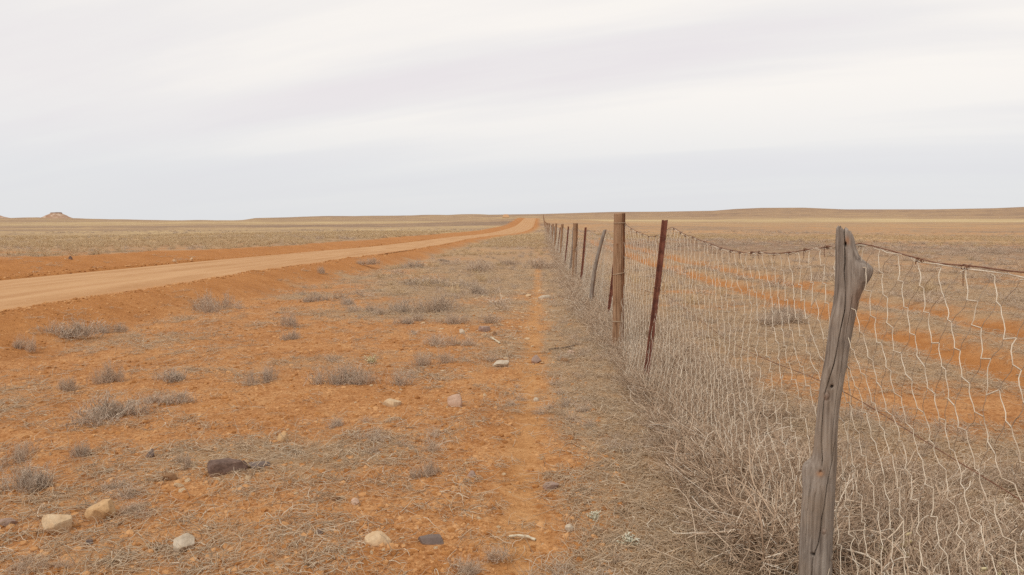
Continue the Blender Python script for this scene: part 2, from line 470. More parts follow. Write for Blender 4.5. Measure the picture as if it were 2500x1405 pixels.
M['brownst'] = mat_stone('brown_stone', (.30, .17, .085), (.21, .11, .055), .3)
def mat_clod():
    m, g = nmat('soil_clods')
    p = g.pos(); nA = g.noise(p, .9, 4, .6); nB = g.noise(p, 7, 4, .62); r = g.n('ShaderNodeObjectInfo').outputs['Random']
    t = g.math('ADD', g.math('ADD', g.math('MULTIPLY', nA, .3), g.math('MULTIPLY', nB, .4)), g.math('MULTIPLY', r, .3))
    g.done(g.ramp(t, [(.34, (.30, .128, .042)), (.48, (.43, .200, .070)), (.62, (.55, .305, .138))]), .95, g.bump(g.noise(p, 160, 2, .6), .5, .006), .1)
    return m
M['ground_clod'] = mat_clod()

# ---- setting: ground ---------------------------------------------------
def zones(x, y):
    """bare red soil 0..1 and plant cover 0..1 at a place"""
    L = ROAD_L(y); R = ROAD_R(y)
    wob = .5 * vnoise(y * .5, x * .5, 61) + .35 * vnoise(y * 2.1, x * 2.1, 62)
    inr = np.abs(y) < 420
    bank = (1 - smooth(2.2, 2.9, L - x + wob)) * (x < .5*(L+R)) + (1 - smooth(.5, 2.0, x - R + wob)) * (x >= .5*(L+R))
    bank = np.clip(bank, 0, 1) * inr
    path = np.exp(-((x + .08 + .06*vnoise(y*.8, y*0, 64)) / .15)**2) * .9 * (1 - smooth(30, 70, np.abs(y)))
    mx = .25 * vnoise(y * .12, y * 0, 31)
    rut = (np.exp(-((x - 5.0 - mx) / .42)**2) + np.exp(-((x - 6.85 - mx) / .42)**2)) * (1 - smooth(90, 200, np.abs(y)))
    bare = np.clip(bank + 1.05 * rut * (1 + .7 * fbm(x * .9, y * .9, 77, 3)), 0, 1)
    r = np.hypot(x, y)
    pat = fbm(x / 1.7, y / 1.7, 71, 3)
    cov = .16 + .8 * pat + .14 * smooth(6, 14, r)
    cov = cov + .42 * smooth(8, 18, r) * np.exp(-((x + 1.6) / 2.6)**2)           # thicker in the verge ahead
    cov = cov + .28 * smooth(14, 40, r)
    cov = cov + .42 * np.exp(-((x - .45) / .38)**2) * smooth(0, 2, y)                # thin growth between track and brush
    cov = cov + .75 * np.exp(-((x - 1.35) / .95)**2)                             # against the fence
    cov = cov + .35 * smooth(1.2, 2.0, x) * (1 - smooth(8, 16, x)) + .22 * (x > 8)
    cov = np.clip(cov, 0, 1) * (1 - .85 * bare) * (1 - .8 * path)
    return bare, cov, path

def tone_at(x, y):
    """broad belts of the plain: straw-yellow (+) to grey-brown bush (-), and how much red soil shows"""
    r = np.maximum(np.hypot(x, y), 5)
    lr = np.log(r) + .16 * fbm(x / r * 7, np.log(r) * 5, 95, 3)
    tl = np.interp(lr, np.log([20, 35, 60, 120, 180, 225, 250, 300, 380, 480, 700, 1500, 4000]), [0, -.1, .3, .5, .3, -.7, -.7, .1, .7, .4, -.4, -.2, -.6])
    tr = np.interp(lr, np.log([20, 30, 70, 84, 92, 120, 200, 300, 420, 520, 700, 900, 2000, 4500]), [0, -.7, -1.0, -.6, .5, .0, -.2, .0, .1, .9, .8, -.3, -.5, -.8])
    side = smooth(-6, 8, x)
    rl = np.interp(lr, np.log([10, 30, 60, 110, 300, 3000]), [.9, .9, .5, .15, .1, .1])
    rr = np.interp(lr, np.log([10, 30, 60, 90, 150, 300, 420, 3000]), [.8, .9, .35, .7, .8, .7, .2, .25])
    return tl*(1-side) + tr*side, rl*(1-side) + rr*side

def build_ground():
    ang = np.concatenate([np.arange(-180, -48, 3.0), np.arange(-48, 46, .165), np.arange(46, 180, 3.0)])
    rad = [.5]
    while rad[-1] < 9000: rad.append(rad[-1] * (1.0125 if rad[-1] < 700 else 1.02))
    rad = np.array(rad)
    A = np.radians(ang)[None, :]; Rr = rad[:, None]
    x = (Rr * np.sin(A)).ravel(); y = (Rr * np.cos(A)).ravel()
    z = ground_height(x, y)
    na, nr = len(ang), len(rad)
    V = np.stack([x, y, z], 1)
    V = np.concatenate([V, [[0, 0, gz(0, 0)]]])
    i = np.arange(nr - 1)[:, None]; j = np.arange(na)[None, :]; j2 = (j + 1) % na
    F = np.stack([i*na + j, i*na + j2, (i+1)*na + j2, (i+1)*na + j], -1).reshape(-1, 4)[:, ::-1]
    c = len(V) - 1
    # the small inner cap, as quads around the centre
    jj = np.arange(0, na - 1, 2)
    cap = np.stack([np.full(len(jj), c), jj, jj + 1, (jj + 2) % na], 1)[:, ::-1]
    me = raw_mesh('ground', V, np.concatenate([F, cap]))
    bare, cov, path = zones(V[:, 0], V[:, 1])
    r = np.hypot(V[:, 0], V[:, 1])
    fattr(me, 'path', np.clip(path, 0, 1)); fattr(me, 'bare', bare); fattr(me, 'cover', cov); fattr(me, 'far', smooth(24, 70, r))
    tn, rd = tone_at(V[:, 0], V[:, 1])
    fattr(me, 'tone', tn); fattr(me, 'red', rd)
    pale = np.exp(-(((V[:, 0] + 560) / 24)**2 + ((V[:, 1] - 1082) / 60)**2))
    fattr(me, 'pale', np.clip(pale * 1.6, 0, .9))
    o = obj('ground', me, M['ground'])
    tag(o, 'dry red soil plain with litter and scattered dead plants', None, None, 'structure')
    return o

def build_road():
    ys = [-60.0]
    while ys[-1] < 420:
        ys.append(ys[-1] + max(.18, .012 * abs(ys[-1])))
    ys = np.array(ys); u = np.linspace(-1.0, 1.0, 41)
    L = ROAD_L(ys)[:, None]; R = ROAD_R(ys)[:, None]
    x = .5*(L+R) + u[None, :] * (.5*(R-L) + .05)
    y = np.repeat(ys[:, None], len(u), 1)
    z = road_height(x, y)
    z = z - .35 * smooth(360, 420, y)
    V = np.stack([x, y, z], -1).reshape(-1, 3)
    nu = len(u)
    i = np.arange(len(ys)-1)[:, None]; j = np.arange(nu-1)[None, :]
    F = np.stack([i*nu+j, i*nu+j+1, (i+1)*nu+j+1, (i+1)*nu+j], -1).reshape(-1, 4)
    me = raw_mesh('road', V, F)
    fattr(me, 'across', np.abs(np.tile(u, len(ys))))
    o = obj('road', me, M['road'])
    tag(o, 'pale graded dirt road running beside the fence to the rise', None, None, 'structure')
    # the same road climbing the next rise, a kilometre on
    rr = np.linspace(1500, 4500, 60)
    cx = -.0435 * rr
    rows = []
    for k, (c0, yy) in enumerate(zip(cx, rr)):
        w = 4.5 + .0013 * yy
        xs = c0 + np.linspace(-w, w, 5)
        zs = ground_height(xs, np.full(5, yy)) + .25 + .0002 * yy
        rows.append(np.stack([xs, np.full(5, yy), zs], 1))
    V = np.concatenate(rows)
    i = np.arange(59)[:, None]; j = np.arange(4)[None, :]
    F = np.stack([i*5+j, i*5+j+1, (i+1)*5+j+1, (i+1)*5+j], -1).reshape(-1, 4)
    me = raw_mesh('road', V, F); fattr(me, 'across', np.zeros(300))
    tag(obj('road', me, M['road']), 'pale strip of the road climbing the distant rise', None, None, 'structure')

def mat_butte(cap=False):
    m, g = nmat('caprock' if cap else 'pale_butte_slope')
    p = g.pos((1, 1, 1.6), True)
    a = g.noise(p, .06, 4, .6); b = g.noise(p, .22, 3, .6)
    if cap: col = g.mix(a, (.25, .165, .12), (.34, .23, .17))
    else:
        col = g.ramp(a, [(.38, (.36, .22, .145)), (.5, (.43, .285, .195)), (.64, (.55, .415, .31))])
        col = g.mix(g.ramp(b, [(.4, .5), (.55, 0.0)]), col, (.30, .18, .11))
    g.done(col, .95, g.bump(b, .6, 2.0), .1)
    return m

def build_butte(cx, cy, rb, rt, base, top, seed, label):
    k = rt / rb
    n, prof = 64, [(1.6, -.25), (1.15, 0.0), (.90, .16), (.74, .34), (.60, .56), (k*1.12, .80), (k*1.03, .86), (k, .97), (k*.93, 1.0), (k*.4, 1.01), (.001, 1.01)]
    a = np.arange(n) * 2*np.pi/n
    rows = []
    for q, (f, h) in enumerate(prof):
        jit = 1 + .16 * vnoise(np.cos(a)*3 + 5, np.sin(a)*3 + h*2, seed) + .10 * vnoise(np.cos(a)*9, np.sin(a)*9 + h*3, seed + 1)
        hh = base + (top - base) * h + (1.2 * vnoise(np.cos(a)*2 + 8, np.sin(a)*2, seed + 3) if 0 < h else 0)
        rows.append(np.stack([rb*f*jit*np.cos(a), rb*f*jit*np.sin(a), np.broadcast_to(hh, a.shape)], 1))
    def skin(rs):
        i = np.arange(len(rs)-1)[:, None]; j = np.arange(n)[None, :]; j2 = (j+1) % n
        return np.concatenate(rs), np.stack([i*n+j, i*n+j2, (i+1)*n+j2, (i+1)*n+j], -1).reshape(-1, 4)
    o = obj('butte', raw_mesh('butte', *skin(rows[:7])), M['butte1']); o.location = (cx, cy, 0)
    tag(o, label, None, None, 'structure')
    obj('caprock', raw_mesh('caprock', *skin(rows[6:])), M['butte2'], o)

M['butte1'] = mat_butte(); M['butte2'] = mat_butte(True)
build_ground()
build_road()
build_butte(-1665, 2700, 52, 17, -10, 12.8, 3, 'flat-topped pale butte standing on the left horizon')
build_butte(-1915, 2700, 75, 26, -9, 10.5, 9, 'low pinkish butte cut by the left edge of the view')

# ---- plant meshes ------------------------------------------------------
def unit(v): return v / (np.linalg.norm(v, axis=-1, keepdims=True) + 1e-9)

def curls(rng, start, dirn, length, K, curl, wander=.25, droop=0.0):
    n = len(start); d = unit(np.asarray(dirn, float)); P = np.empty((n, K, 3)); P[:, 0] = start
    ax = unit(rng.normal(size=(n, 3))) * curl
    st = (np.broadcast_to(length, (n,)) / (K - 1))[:, None]
    for k in range(1, K):
        P[:, k] = P[:, k-1] + d * st
        d = unit(d + np.cross(ax, d) + wander * rng.normal(size=(n, 3)) + np.array([0, 0, -droop]))
    return P

def plant_mesh(name, lines, sides=3):
    parts, tint = [], []
    for P, R, t in lines:
        K = P.shape[1]
        Rk = np.asarray(R)[:, None] * np.linspace(1, .55, K)[None, :]
        V, F = tubes(P, Rk, sides); parts.append((V, F)); tint.append(np.repeat(t, K * sides))
    V, F = join(parts)
    me = raw_mesh(name, V, F); fattr(me, 'tint', np.concatenate(tint))
    return me

def disc(rng, n, r): 
    a = rng.uniform(0, 2*np.pi, n); q = r * np.sqrt(rng.uniform(0, 1, n))
    return np.stack([q*np.cos(a), q*np.sin(a), np.zeros(n)], 1)

def litter_mesh(seed):
    rng = np.random.default_rng(seed); n = 13
    st = disc(rng, n, .075); st[:, 2] = rng.uniform(.002, .012, n)
    d = rng.normal(size=(n, 3)); d[:, 2] = np.abs(d[:, 2]) * .22
    P = curls(rng, st, d, rng.uniform(.03, .12, n), 5, .35, .22, .05)
    P[:, :, 2] = np.maximum(P[:, :, 2], .001)
    return plant_mesh('litter', [(P, rng.uniform(.0009, .0020, n), rng.uniform(.25, 1, n))])

def tuft_mesh(seed):
    rng = np.random.default_rng(seed); n = 46
    st = disc(rng, n, .05)
    d = np.stack([rng.normal(0, .75, n), rng.normal(0, .75, n), rng.uniform(.5, 1, n)], 1)
    P = curls(rng, st, d, rng.uniform(.05, .15, n), 5, .25, .28, .06)
    m = n // 2
    P2 = curls(rng, P[:m, 2], rng.normal(size=(m, 3)) + np.array([0, 0, .5]), rng.uniform(.02, .06, m), 4, .3, .3)
    return plant_mesh('tuft', [(P, rng.uniform(.0010, .0019, n), rng.uniform(.1, 1, n)), (P2, np.full(m, .0010), rng.uniform(.3, 1, m))])

def shrub_mesh(seed, flat=.42):
    """a ragged low mound about 1 wide: several lobes of fine forked stems"""
    rng = np.random.default_rng(seed); nl = rng.integers(3, 6)
    lc = np.stack([rng.normal(0, .26, nl), rng.normal(0, .15, nl)], 1); lw = rng.uniform(.10, .24, nl); lh = rng.uniform(.45, 1.0, nl)
    n = 150; w = rng.integers(0, nl, n)
    st = np.zeros((n, 3)); st[:, :2] = lc[w] + rng.normal(size=(n, 2)) * lw[w][:, None] * .6
    a = rng.uniform(0, 2*np.pi, n); tilt = rng.uniform(.1, 1.25, n)
    d = np.stack([np.cos(a)*np.sin(tilt), np.sin(a)*np.sin(tilt), np.cos(tilt)], 1)
    off = np.linalg.norm(st[:, :2] - lc[w], axis=1) / lw[w]
    P = curls(rng, st, d, rng.uniform(.14, .34, n) * lh[w] * np.clip(1.15 - .4*off, .35, 1), 5, .22, .2, .03)
    m = 4; idx = np.repeat(np.arange(n), m); at = rng.integers(1, 5, len(idx))
    P2 = curls(rng, P[idx, at], unit(P[idx, at] - P[idx, at-1]) + .8*rng.normal(size=(len(idx), 3)) + np.array([0, 0, .2]), rng.uniform(.05, .14, len(idx)), 4, .3, .25)
    m3 = 2; idx3 = np.repeat(np.arange(len(idx)), m3); at3 = rng.integers(1, 4, len(idx3))
    P3 = curls(rng, P2[idx3, at3], rng.normal(size=(len(idx3), 3)) + np.array([0, 0, .3]), rng.uniform(.02, .07, len(idx3)), 3, .3, .3)
    q = 26                                                   # litter spilling round the foot
    s4 = disc(rng, q, .55); s4[:, 2] = .01; d4 = rng.normal(size=(q, 3)); d4[:, 2] *= .15
    P4 = curls(rng, s4, d4, rng.uniform(.08, .25, q), 5, .3, .2)
    for Q in (P, P2, P3, P4): Q[:, :, 2] = np.abs(Q[:, :, 2]) + .003
    top = np.percentile(P2[:, :, 2], 97)
    for Q in (P, P2, P3): Q[:, :, 2] *= flat / top
    return plant_mesh('dry_shrub', [(P, rng.uniform(.003, .0055, n), rng.uniform(0, .85, n)), (P2, rng.uniform(.0022, .0036, len(idx)), rng.uniform(0, 1, len(idx))),
                                    (P3, rng.uniform(.0018, .0026, len(idx3)), rng.uniform(.2, 1, len(idx3))), (P4, np.full(q, .0035), rng.uniform(.2, 1, q))])

def tangle_mesh(seed, n=64, h=.55):
    """rolled-up dead brush, radius about .5"""
    rng = np.random.default_rng(seed)
    u = unit(rng.normal(size=(n, 3))); u[:, 2] = np.abs(u[:, 2])
    st = u * (rng.uniform(0, 1, n)**.45)[:, None] * np.array([.42, .42, h * .75])
    d = np.cross(u, rng.normal(size=(n, 3))) + .4 * u
    P = curls(rng, st, d, rng.uniform(.25, .85, n), 8, .22, .14)
    m = int(n * 2.2); i = rng.integers(0, n, m); k = rng.integers(1, 7, m)
    P2 = curls(rng, P[i, k], unit(P[i, k] - P[i, k-1]) + .9*rng.normal(size=(m, 3)) + np.array([0, 0, .25]), rng.uniform(.08, .30, m), 5, .28, .22)
    for Q in (P, P2): Q[:, :, 2] = np.abs(Q[:, :, 2])
    return plant_mesh('brush', [(P, rng.uniform(.0035, .0085, n) * rng.choice([.8, 1.35], n, p=[.75, .25]), rng.beta(1.3, 1.2, n)), (P2, rng.uniform(.0026, .0048, m), rng.beta(1.4, 1.6, m))])

def straw_mesh(seed):
    rng = np.random.default_rng(seed); n = 44
    d = np.stack([rng.normal(0, .45, n), rng.normal(0, .45, n), rng.uniform(.7, 1, n)], 1)
    P = curls(rng, disc(rng, n, .05), d, rng.uniform(.07, .2, n), 5, .15, .15, .05)
    return plant_mesh('straw', [(P, rng.uniform(.0011, .002, n), rng.uniform(0, 1, n))])

def pebble_mesh(seed):
    rng = np.random.default_rng(seed)
    import bmesh
    bm = bmesh.new(); bmesh.ops.create_icosphere(bm, subdivisions=1, radius=1)
    for v in bm.verts: v.co *= rng.uniform(.72, 1.1)
    me = bpy.data.meshes.new('pebble'); bm.to_mesh(me); bm.free()
    return me

def library(name, meshes, mat):
    col = bpy.data.collections.new(name)
    for k, me in enumerate(meshes):
        if not me.materials: me.materials.append(mat)
        col.objects.link(bpy.data.objects.new('%s_%02d' % (name, k), me))
    return col

def scatter(name, label, col, nvar, x, y, scl, seed=1, tilt=.15, sink=0.0, zoff=None):
    """one 'stuff' object: plants standing at the given points"""
    rng = np.random.default_rng(seed); n = len(x)
    z = ground_height(x, y) - sink + (0 if zoff is None else zoff)
    me = bpy.data.meshes.new(name); me.vertices.add(n)
    me.vertices.foreach_set('co', np.stack([x, y, z], 1).astype(np.float32).ravel())
    a = me.attributes.new('variant', 'INT', 'POINT'); a.data.foreach_set('value', rng.integers(0, nvar, n).astype(np.int32))
    a = me.attributes.new('turn', 'FLOAT_VECTOR', 'POINT')
    a.data.foreach_set('vector', np.stack([rng.normal(0, tilt, n), rng.normal(0, tilt, n), rng.uniform(0, 6.283, n)], 1).astype(np.float32).ravel())
    a = me.attributes.new('size', 'FLOAT_VECTOR', 'POINT')
    s = np.asarray(scl, float); s = np.repeat(s[:, None], 3, 1) if s.ndim == 1 else s
    a.data.foreach_set('vector', s.astype(np.float32).ravel())
    o = obj(name, me)
    ng = bpy.data.node_groups.new('scatter_' + name, 'GeometryNodeTree')
    ng.interface.new_socket('Geometry', in_out='INPUT', socket_type='NodeSocketGeometry')
    ng.interface.new_socket('Geometry', in_out='OUTPUT', socket_type='NodeSocketGeometry')
    gi = ng.nodes.new('NodeGroupInput'); go = ng.nodes.new('NodeGroupOutput')
    ci = ng.nodes.new('GeometryNodeCollectionInfo'); ci.inputs['Collection'].default_value = col
    ci.inputs['Separate Children'].default_value = True; ci.inputs['Reset Children'].default_value = True
    ip = ng.nodes.new('GeometryNodeInstanceOnPoints'); ip.inputs['Pick Instance'].default_value = True
    def na(nm, t):
        q = ng.nodes.new('GeometryNodeInputNamedAttribute'); q.data_type = t; q.inputs['Name'].default_value = nm
        return q.outputs['Attribute']
    er = ng.nodes.new('FunctionNodeEulerToRotation')
    ng.links.new(na('turn', 'FLOAT_VECTOR'), er.inputs[0])
    ng.links.new(gi.outputs[0], ip.inputs['Points']); ng.links.new(ci.outputs[0], ip.inputs['Instance'])
    ng.links.new(na('variant', 'INT'), ip.inputs['Instance Index']); ng.links.new(er.outputs[0], ip.inputs['Rotation'])
    ng.links.new(na('size', 'FLOAT_VECTOR'), ip.inputs['Scale']); ng.links.new(ip.outputs[0], go.inputs[0])
    md = o.modifiers.new('scatter', 'NODES'); md.node_group = ng
    return tag(o, label, None, None, 'stuff')

# ---- the fence ---------------------------------------------------------
# y, foot x, top x, height of wood or steel, height where the net is tied, kind
POSTS = [(-2.6, 1.10, 1.12, 1.60, 1.45, 'wood'), (-.4, 1.11, 1.24, 1.52, 1.45, 'steel'), (3.15, 1.11, 1.185, 1.54, 1.487, 'grey'),
         (7.3, .955, 1.12, 1.55, 1.475, 'steel'), (9.5, .93, .93, 1.64, 1.52, 'wood'), (12.3, 1.03, 1.18, 1.42, 1.36, 'steel'),
         (14.5, .92, 1.16, 1.42, 1.36, 'thin'), (20, .99, 1.12, 1.53, 1.46, 'steel'), (22.5, .95, .98, 1.66, 1.50, 'wood'),
         (26, .94, 1.06, 1.53, 1.45, 'thin'), (30, .90, 1.04, 1.58, 1.48, 'steel'), (40, 1.02, 1.08, 1.72, 1.55, 'wood'),
         (45, .93, 1.10, 1.56, 1.48, 'steel'), (54, .95, 1.05, 1.76, 1.55, 'wood'), (60, .98, 1.03, 1.6, 1.5, 'thin'), (66, .97, 1.01, 1.80, 1.55, 'wood'),
         (76, .95, 1.02, 1.6, 1.5, 'steel'), (88, .95, .95, 1.78, 1.55, 'wood')]
yy = 98.0; kk = 0
while yy < 335:
    POSTS.append((yy, 1.0, 1.0 + .08 * math.sin(kk * 2.3), 1.55 + .12 * math.sin(kk * 1.7), 1.5, ('steel', 'thin', 'wood')[kk % 3])); yy += 6.0 + 1.5 * math.sin(kk * 1.1); kk += 1
PY = np.array([p[0] for p in POSTS]); PB = np.array([p[1] for p in POSTS]); PT = np.array([p[2] for p in POSTS]); PZ = np.array([p[4] for p in POSTS])
SAG = {2: .105, 3: .10, 1: .05, 4: .06}

fence = bpy.data.objects.new('wire_fence', None); C.objects.link(fence); fence.location = (1.11, 3.15, gz(1.11, 3.15))
tag(fence, 'long sagging wire netting fence on mixed wooden and rusty steel posts', 'fence')
FL = np.array(fence.location)

def net_point(y, h):
    """point of the netting: y along the fence, h 0 (ground) .. 1 (top wire)"""
    y = np.asarray(y, float); h = np.asarray(h, float)
    i = np.clip(np.searchsorted(PY, y, side='right') - 1, 0, len(PY) - 2)
    t = (y - PY[i]) / (PY[i+1] - PY[i])
    sag = np.array([SAG.get(k, .07) for k in range(len(PY))])[i]
    xb = np.interp(y, PY, PB) + .03; xt = np.interp(y, PY, PT) + .06
    zt = np.interp(y, PY, PZ) - 4 * t * (1 - t) * sag
    g = ground_height(np.full_like(y, 1.0), y)
    x = xb + (xt - xb) * h + .10 * vnoise(y * .9, h * 2.2, 301) * (1 - h**6) + .035 * vnoise(y * 3.2, h * 5, 302) * (1 - h**8) - .10 * (1 - h)**5
    z = g + zt * h
    return np.stack([x, y + .10 * vnoise(y * 1.1, h * 3, 303) * (1 - h**4) * .6, z], -1)

def build_net():
    rng = np.random.default_rng(5)
    for (ya, yb, W, H, r1, r2) in ((-2.6, 26, .150, .076, .0015, .0009), (26, 88, .26, .15, .0034, .0014), (88, 332, .9, .3, .005, .003)):
        b0 = [i for i in range(len(PY) - 1) if PY[i] >= ya - .01 and PY[i+1] <= yb + 6]
        for b in b0:
            if PY[b] >= yb - .01: continue
            y0, y1 = PY[b], PY[b+1]
            nc = max(2, int(round((y1 - y0) / W))); w = (y1 - y0) / nc
            nrow = int(round(1.45 / H)); tw = .13 * w
            yk = y0 + w * np.arange(-1, nc + 2)
            nodes = {}
            # each twist has a near end (0) and a far end (1)
            Q = np.zeros((nrow + 1, len(yk), 2, 3))
            for rw in range(nrow + 1):
                h = 1 - rw / nrow
                yc = yk + (.5 * w if rw % 2 else 0) + rng.normal(0, .04 * w, len(yk))
                hj = rng.normal(0, .0035, len(yk)) * (rw > 0)
                tl = tw * rng.uniform(.6, 1.5, len(yk)); slope = rng.normal(0, .003, len(yk))
                for e, s in ((0, -1), (1, 1)):
                    Q[rw, :, e] = net_point(np.clip(yc + s * tl, y0, y1), np.clip(h + hj + s * slope, 0.0, 1))
            A, B2, T = [], [], []
            for rw in range(nrow):
                for k in range(1, len(yk) - 1):
                    # strand going down and towards the viewpoint, and its opposite
                    kn = (k if rw % 2 else k - 1); kf = (k + 1 if rw % 2 else k)
                    A.append((Q[rw, k, 0], Q[rw+1, kn, 1])); 
                    B2.append((Q[rw, k, 1], Q[rw+1, kf, 0]))
                    T.append((Q[rw, k, 0], Q[rw, k, 1]))
            def strand(pairs, bend, K):
                a = np.array([p[0] for p in pairs]); c = np.array([p[1] for p in pairs])
                t = np.linspace(0, 1, K)[None, :, None]
                P = a[:, None] * (1 - t) + c[:, None] * t
                v = (c - a)
                off = np.stack([np.zeros(len(v)), -v[:, 2], v[:, 1]], 1)
                s = np.sin(np.pi * 2 * t) * bend + np.sin(np.pi * t) * rng.normal(0, .05, (len(v), 1, 1))
                P = P + off[:, None] * s
                P[:, :, 0] += np.sin(np.pi * t[:, :, 0]) * rng.normal(0, .004, (len(v), 1))
                return P
            keep = lambda L: [p for p in L if abs(p[0][1] - p[1][1]) + abs(p[0][2] - p[1][2]) > .004 and np.linalg.norm(np.subtract(p[0], p[1])) < 2.5 * max(W, H)]
            A, B2, T = keep(A), keep(B2), keep(T)
            KA = 5 if W < .2 else 3
            V1, F1 = join([tubes(strand(A, .06, KA), r1 * (1.25 if 5 < y0 < 26 else 1.0), 4 if W < .2 and y0 < 10 else 3), tubes(strand(T, 0, 2), r1 * 1.55, 3)])
            V2, F2 = tubes(strand(B2, -.06, KA), r2 * 1.15, 3)
            V, F = join([(V1 - FL, F1), (V2 - FL, F2)])
            me = raw_mesh('netting', V, F); me.materials.append(M['wire']); me.materials.append(M['dull'])  # opposite strands carry their shade in the second colour
            me.polygons.foreach_set('material_index', np.r_[np.zeros(len(F1), np.int32), np.ones(len(F2), np.int32)])
            obj('netting', me, None, fence)

def local(pts): return np.array(pts, float) - FL

def build_wires():
    ys = np.concatenate([np.arange(-2.6, 30, .12), np.arange(30, 330, 1.5)])
    top = net_point(ys, np.ones_like(ys))
    r = np.where(ys < 30, .0024, .005)
    ph = ys * 23
    tw = .006
    a = top + np.stack([tw*np.cos(ph), 0*ys, tw*np.sin(ph) + .004], 1)
    # the pale selvedge wire of the net, slightly below, twisting about a rusty carrying wire
    tr = np.repeat(top, 1, 0).copy(); tr[:, 2] += .012 + .012 * vnoise(ys * 1.5, ys * 0, 401)
    V, F = tubes((a - FL)[None], r[None], 5)
    obj('selvedge_wire', raw_mesh('selvedge_wire', V, F), M['wire'], fence)
    V, F = tubes((tr - FL)[None], (r * 1.05)[None], 5)
    tw_o = obj('top_wire', raw_mesh('top_wire', V, F), M['rust'], fence)
    # ties: small rusty coils binding the two
    rng = np.random.default_rng(12)
    spots = [2.02, 2.40, 2.68] + list(np.arange(3.5, 7.2, .24) + rng.normal(0, .03, 16)) + list(np.arange(7.6, 9.4, .3))
    for s in spots:
        c = net_point(np.array([s]), np.array([1.0]))[0] + np.array([0, 0, .006])
        n = 26; t = np.linspace(0, 1, n); turns = rng.uniform(2.5, 4.5)
        rr = .0065 + .0025 * np.sin(t * 9 + s * 3)
        P = c + np.stack([rr*np.cos(t*turns*6.283), (t - .5) * rng.uniform(.025, .05), rr*np.sin(t*turns*6.283)], 1)
        tail = P[-1] + np.array([[0, .004, -.015], [.004, .008, -.035 * rng.uniform(.5, 1.6)]])
        V, F = tubes((np.concatenate([P, tail]) - FL)[None], .0013, 4)
        obj('wire_tie', raw_mesh('wire_tie', V, F), M['rust'], tw_o)
    for hh, nm in ((.61, 'middle_wire'),):
        p = net_point(ys, np.full_like(ys, hh)); p[:, 0] += .008
        k = np.ones(9) / 9
        for c in range(3): p[4:-4, c] = np.convolve(p[:, c], k, 'valid')
        V, F = tubes((p - FL)[None], (r * .75)[None], 4)
        obj(nm, raw_mesh(nm, V, F), M['rust'], fence)

def axis_frame(foot, top):
    d = np.array(top) - np.array(foot); return d, np.linalg.norm(d)

def steel_post(i, y, xb, xt, h):
    g = gz(xb, y); hgt = h
    foot = np.array([xb - (xt - xb) * .2 / hgt, y, g - .2]); top = np.array([xt, y, g + hgt])
    # Y-shaped section, flanges about 3 cm
    sec = []
    fl, th = .031, .0032
    for k, a in enumerate((90, 210, 330)):
        a = math.radians(a + (8 if i % 2 else -6)); b = a + math.radians(60)
        c, s = math.cos(a), math.sin(a)
        sec += [(c*fl + s*th, s*fl - c*th), (c*fl - s*th, s*fl + c*th), (math.cos(b)*.006, math.sin(b)*.006)]
    n = len(sec); rows = []; m = 14
    for q in range(m + 1):
        t = q / m; c = foot + (top - foot) * t
        bow = .008 * math.sin(math.pi * t)
        rows.append([(c[0] + sx + bow, c[1] + sy, c[2] + (-.006 * (k % 3) if q == m else 0)) for k, (sx, sy) in enumerate(sec)])
    V = np.array(rows).reshape(-1, 3)
    ii = np.arange(m)[:, None]; j = np.arange(n)[None, :]; j2 = (j+1) % n
    F = np.stack([ii*n+j, ii*n+j2, (ii+1)*n+j2, (ii+1)*n+j], -1).reshape(-1, 4)
    b = m*n
    c = len(V); V = np.concatenate([V, [V[b:b+n].mean(0)]])
    cap = np.stack([np.full(n, c), b + np.arange(n), b + (np.arange(n)+1) % n, np.full(n, c)], 1)
    me = bpy.data.meshes.new('steel_post')
    me.from_pydata((V - FL).tolist(), [], [tuple(f) for f in F.tolist()] + [tuple(f[:3]) for f in cap.tolist()])
    o = obj('steel_post', me, M['steel'], fence)
    if y < 31:
        for hh in (.32, .62, .93):   # tie wires through the punched holes
            c = foot + (top - foot) * (.12 + .85 * hh)
            t = np.linspace(0, 2*np.pi, 15)
            P = c + np.stack([.030*np.cos(t) + .004, .026*np.sin(t), .004*np.sin(2*t)], 1)
            P = np.concatenate([P, P[-1:] + np.array([[.015, .012, .012]]), P[-1:] + np.array([[.03, .02, .004]])])
            V, F = tubes((P - FL)[None], .0017, 4)
            obj('wire_tie', raw_mesh('wire_tie', V, F), M['rust'], o)
    return o

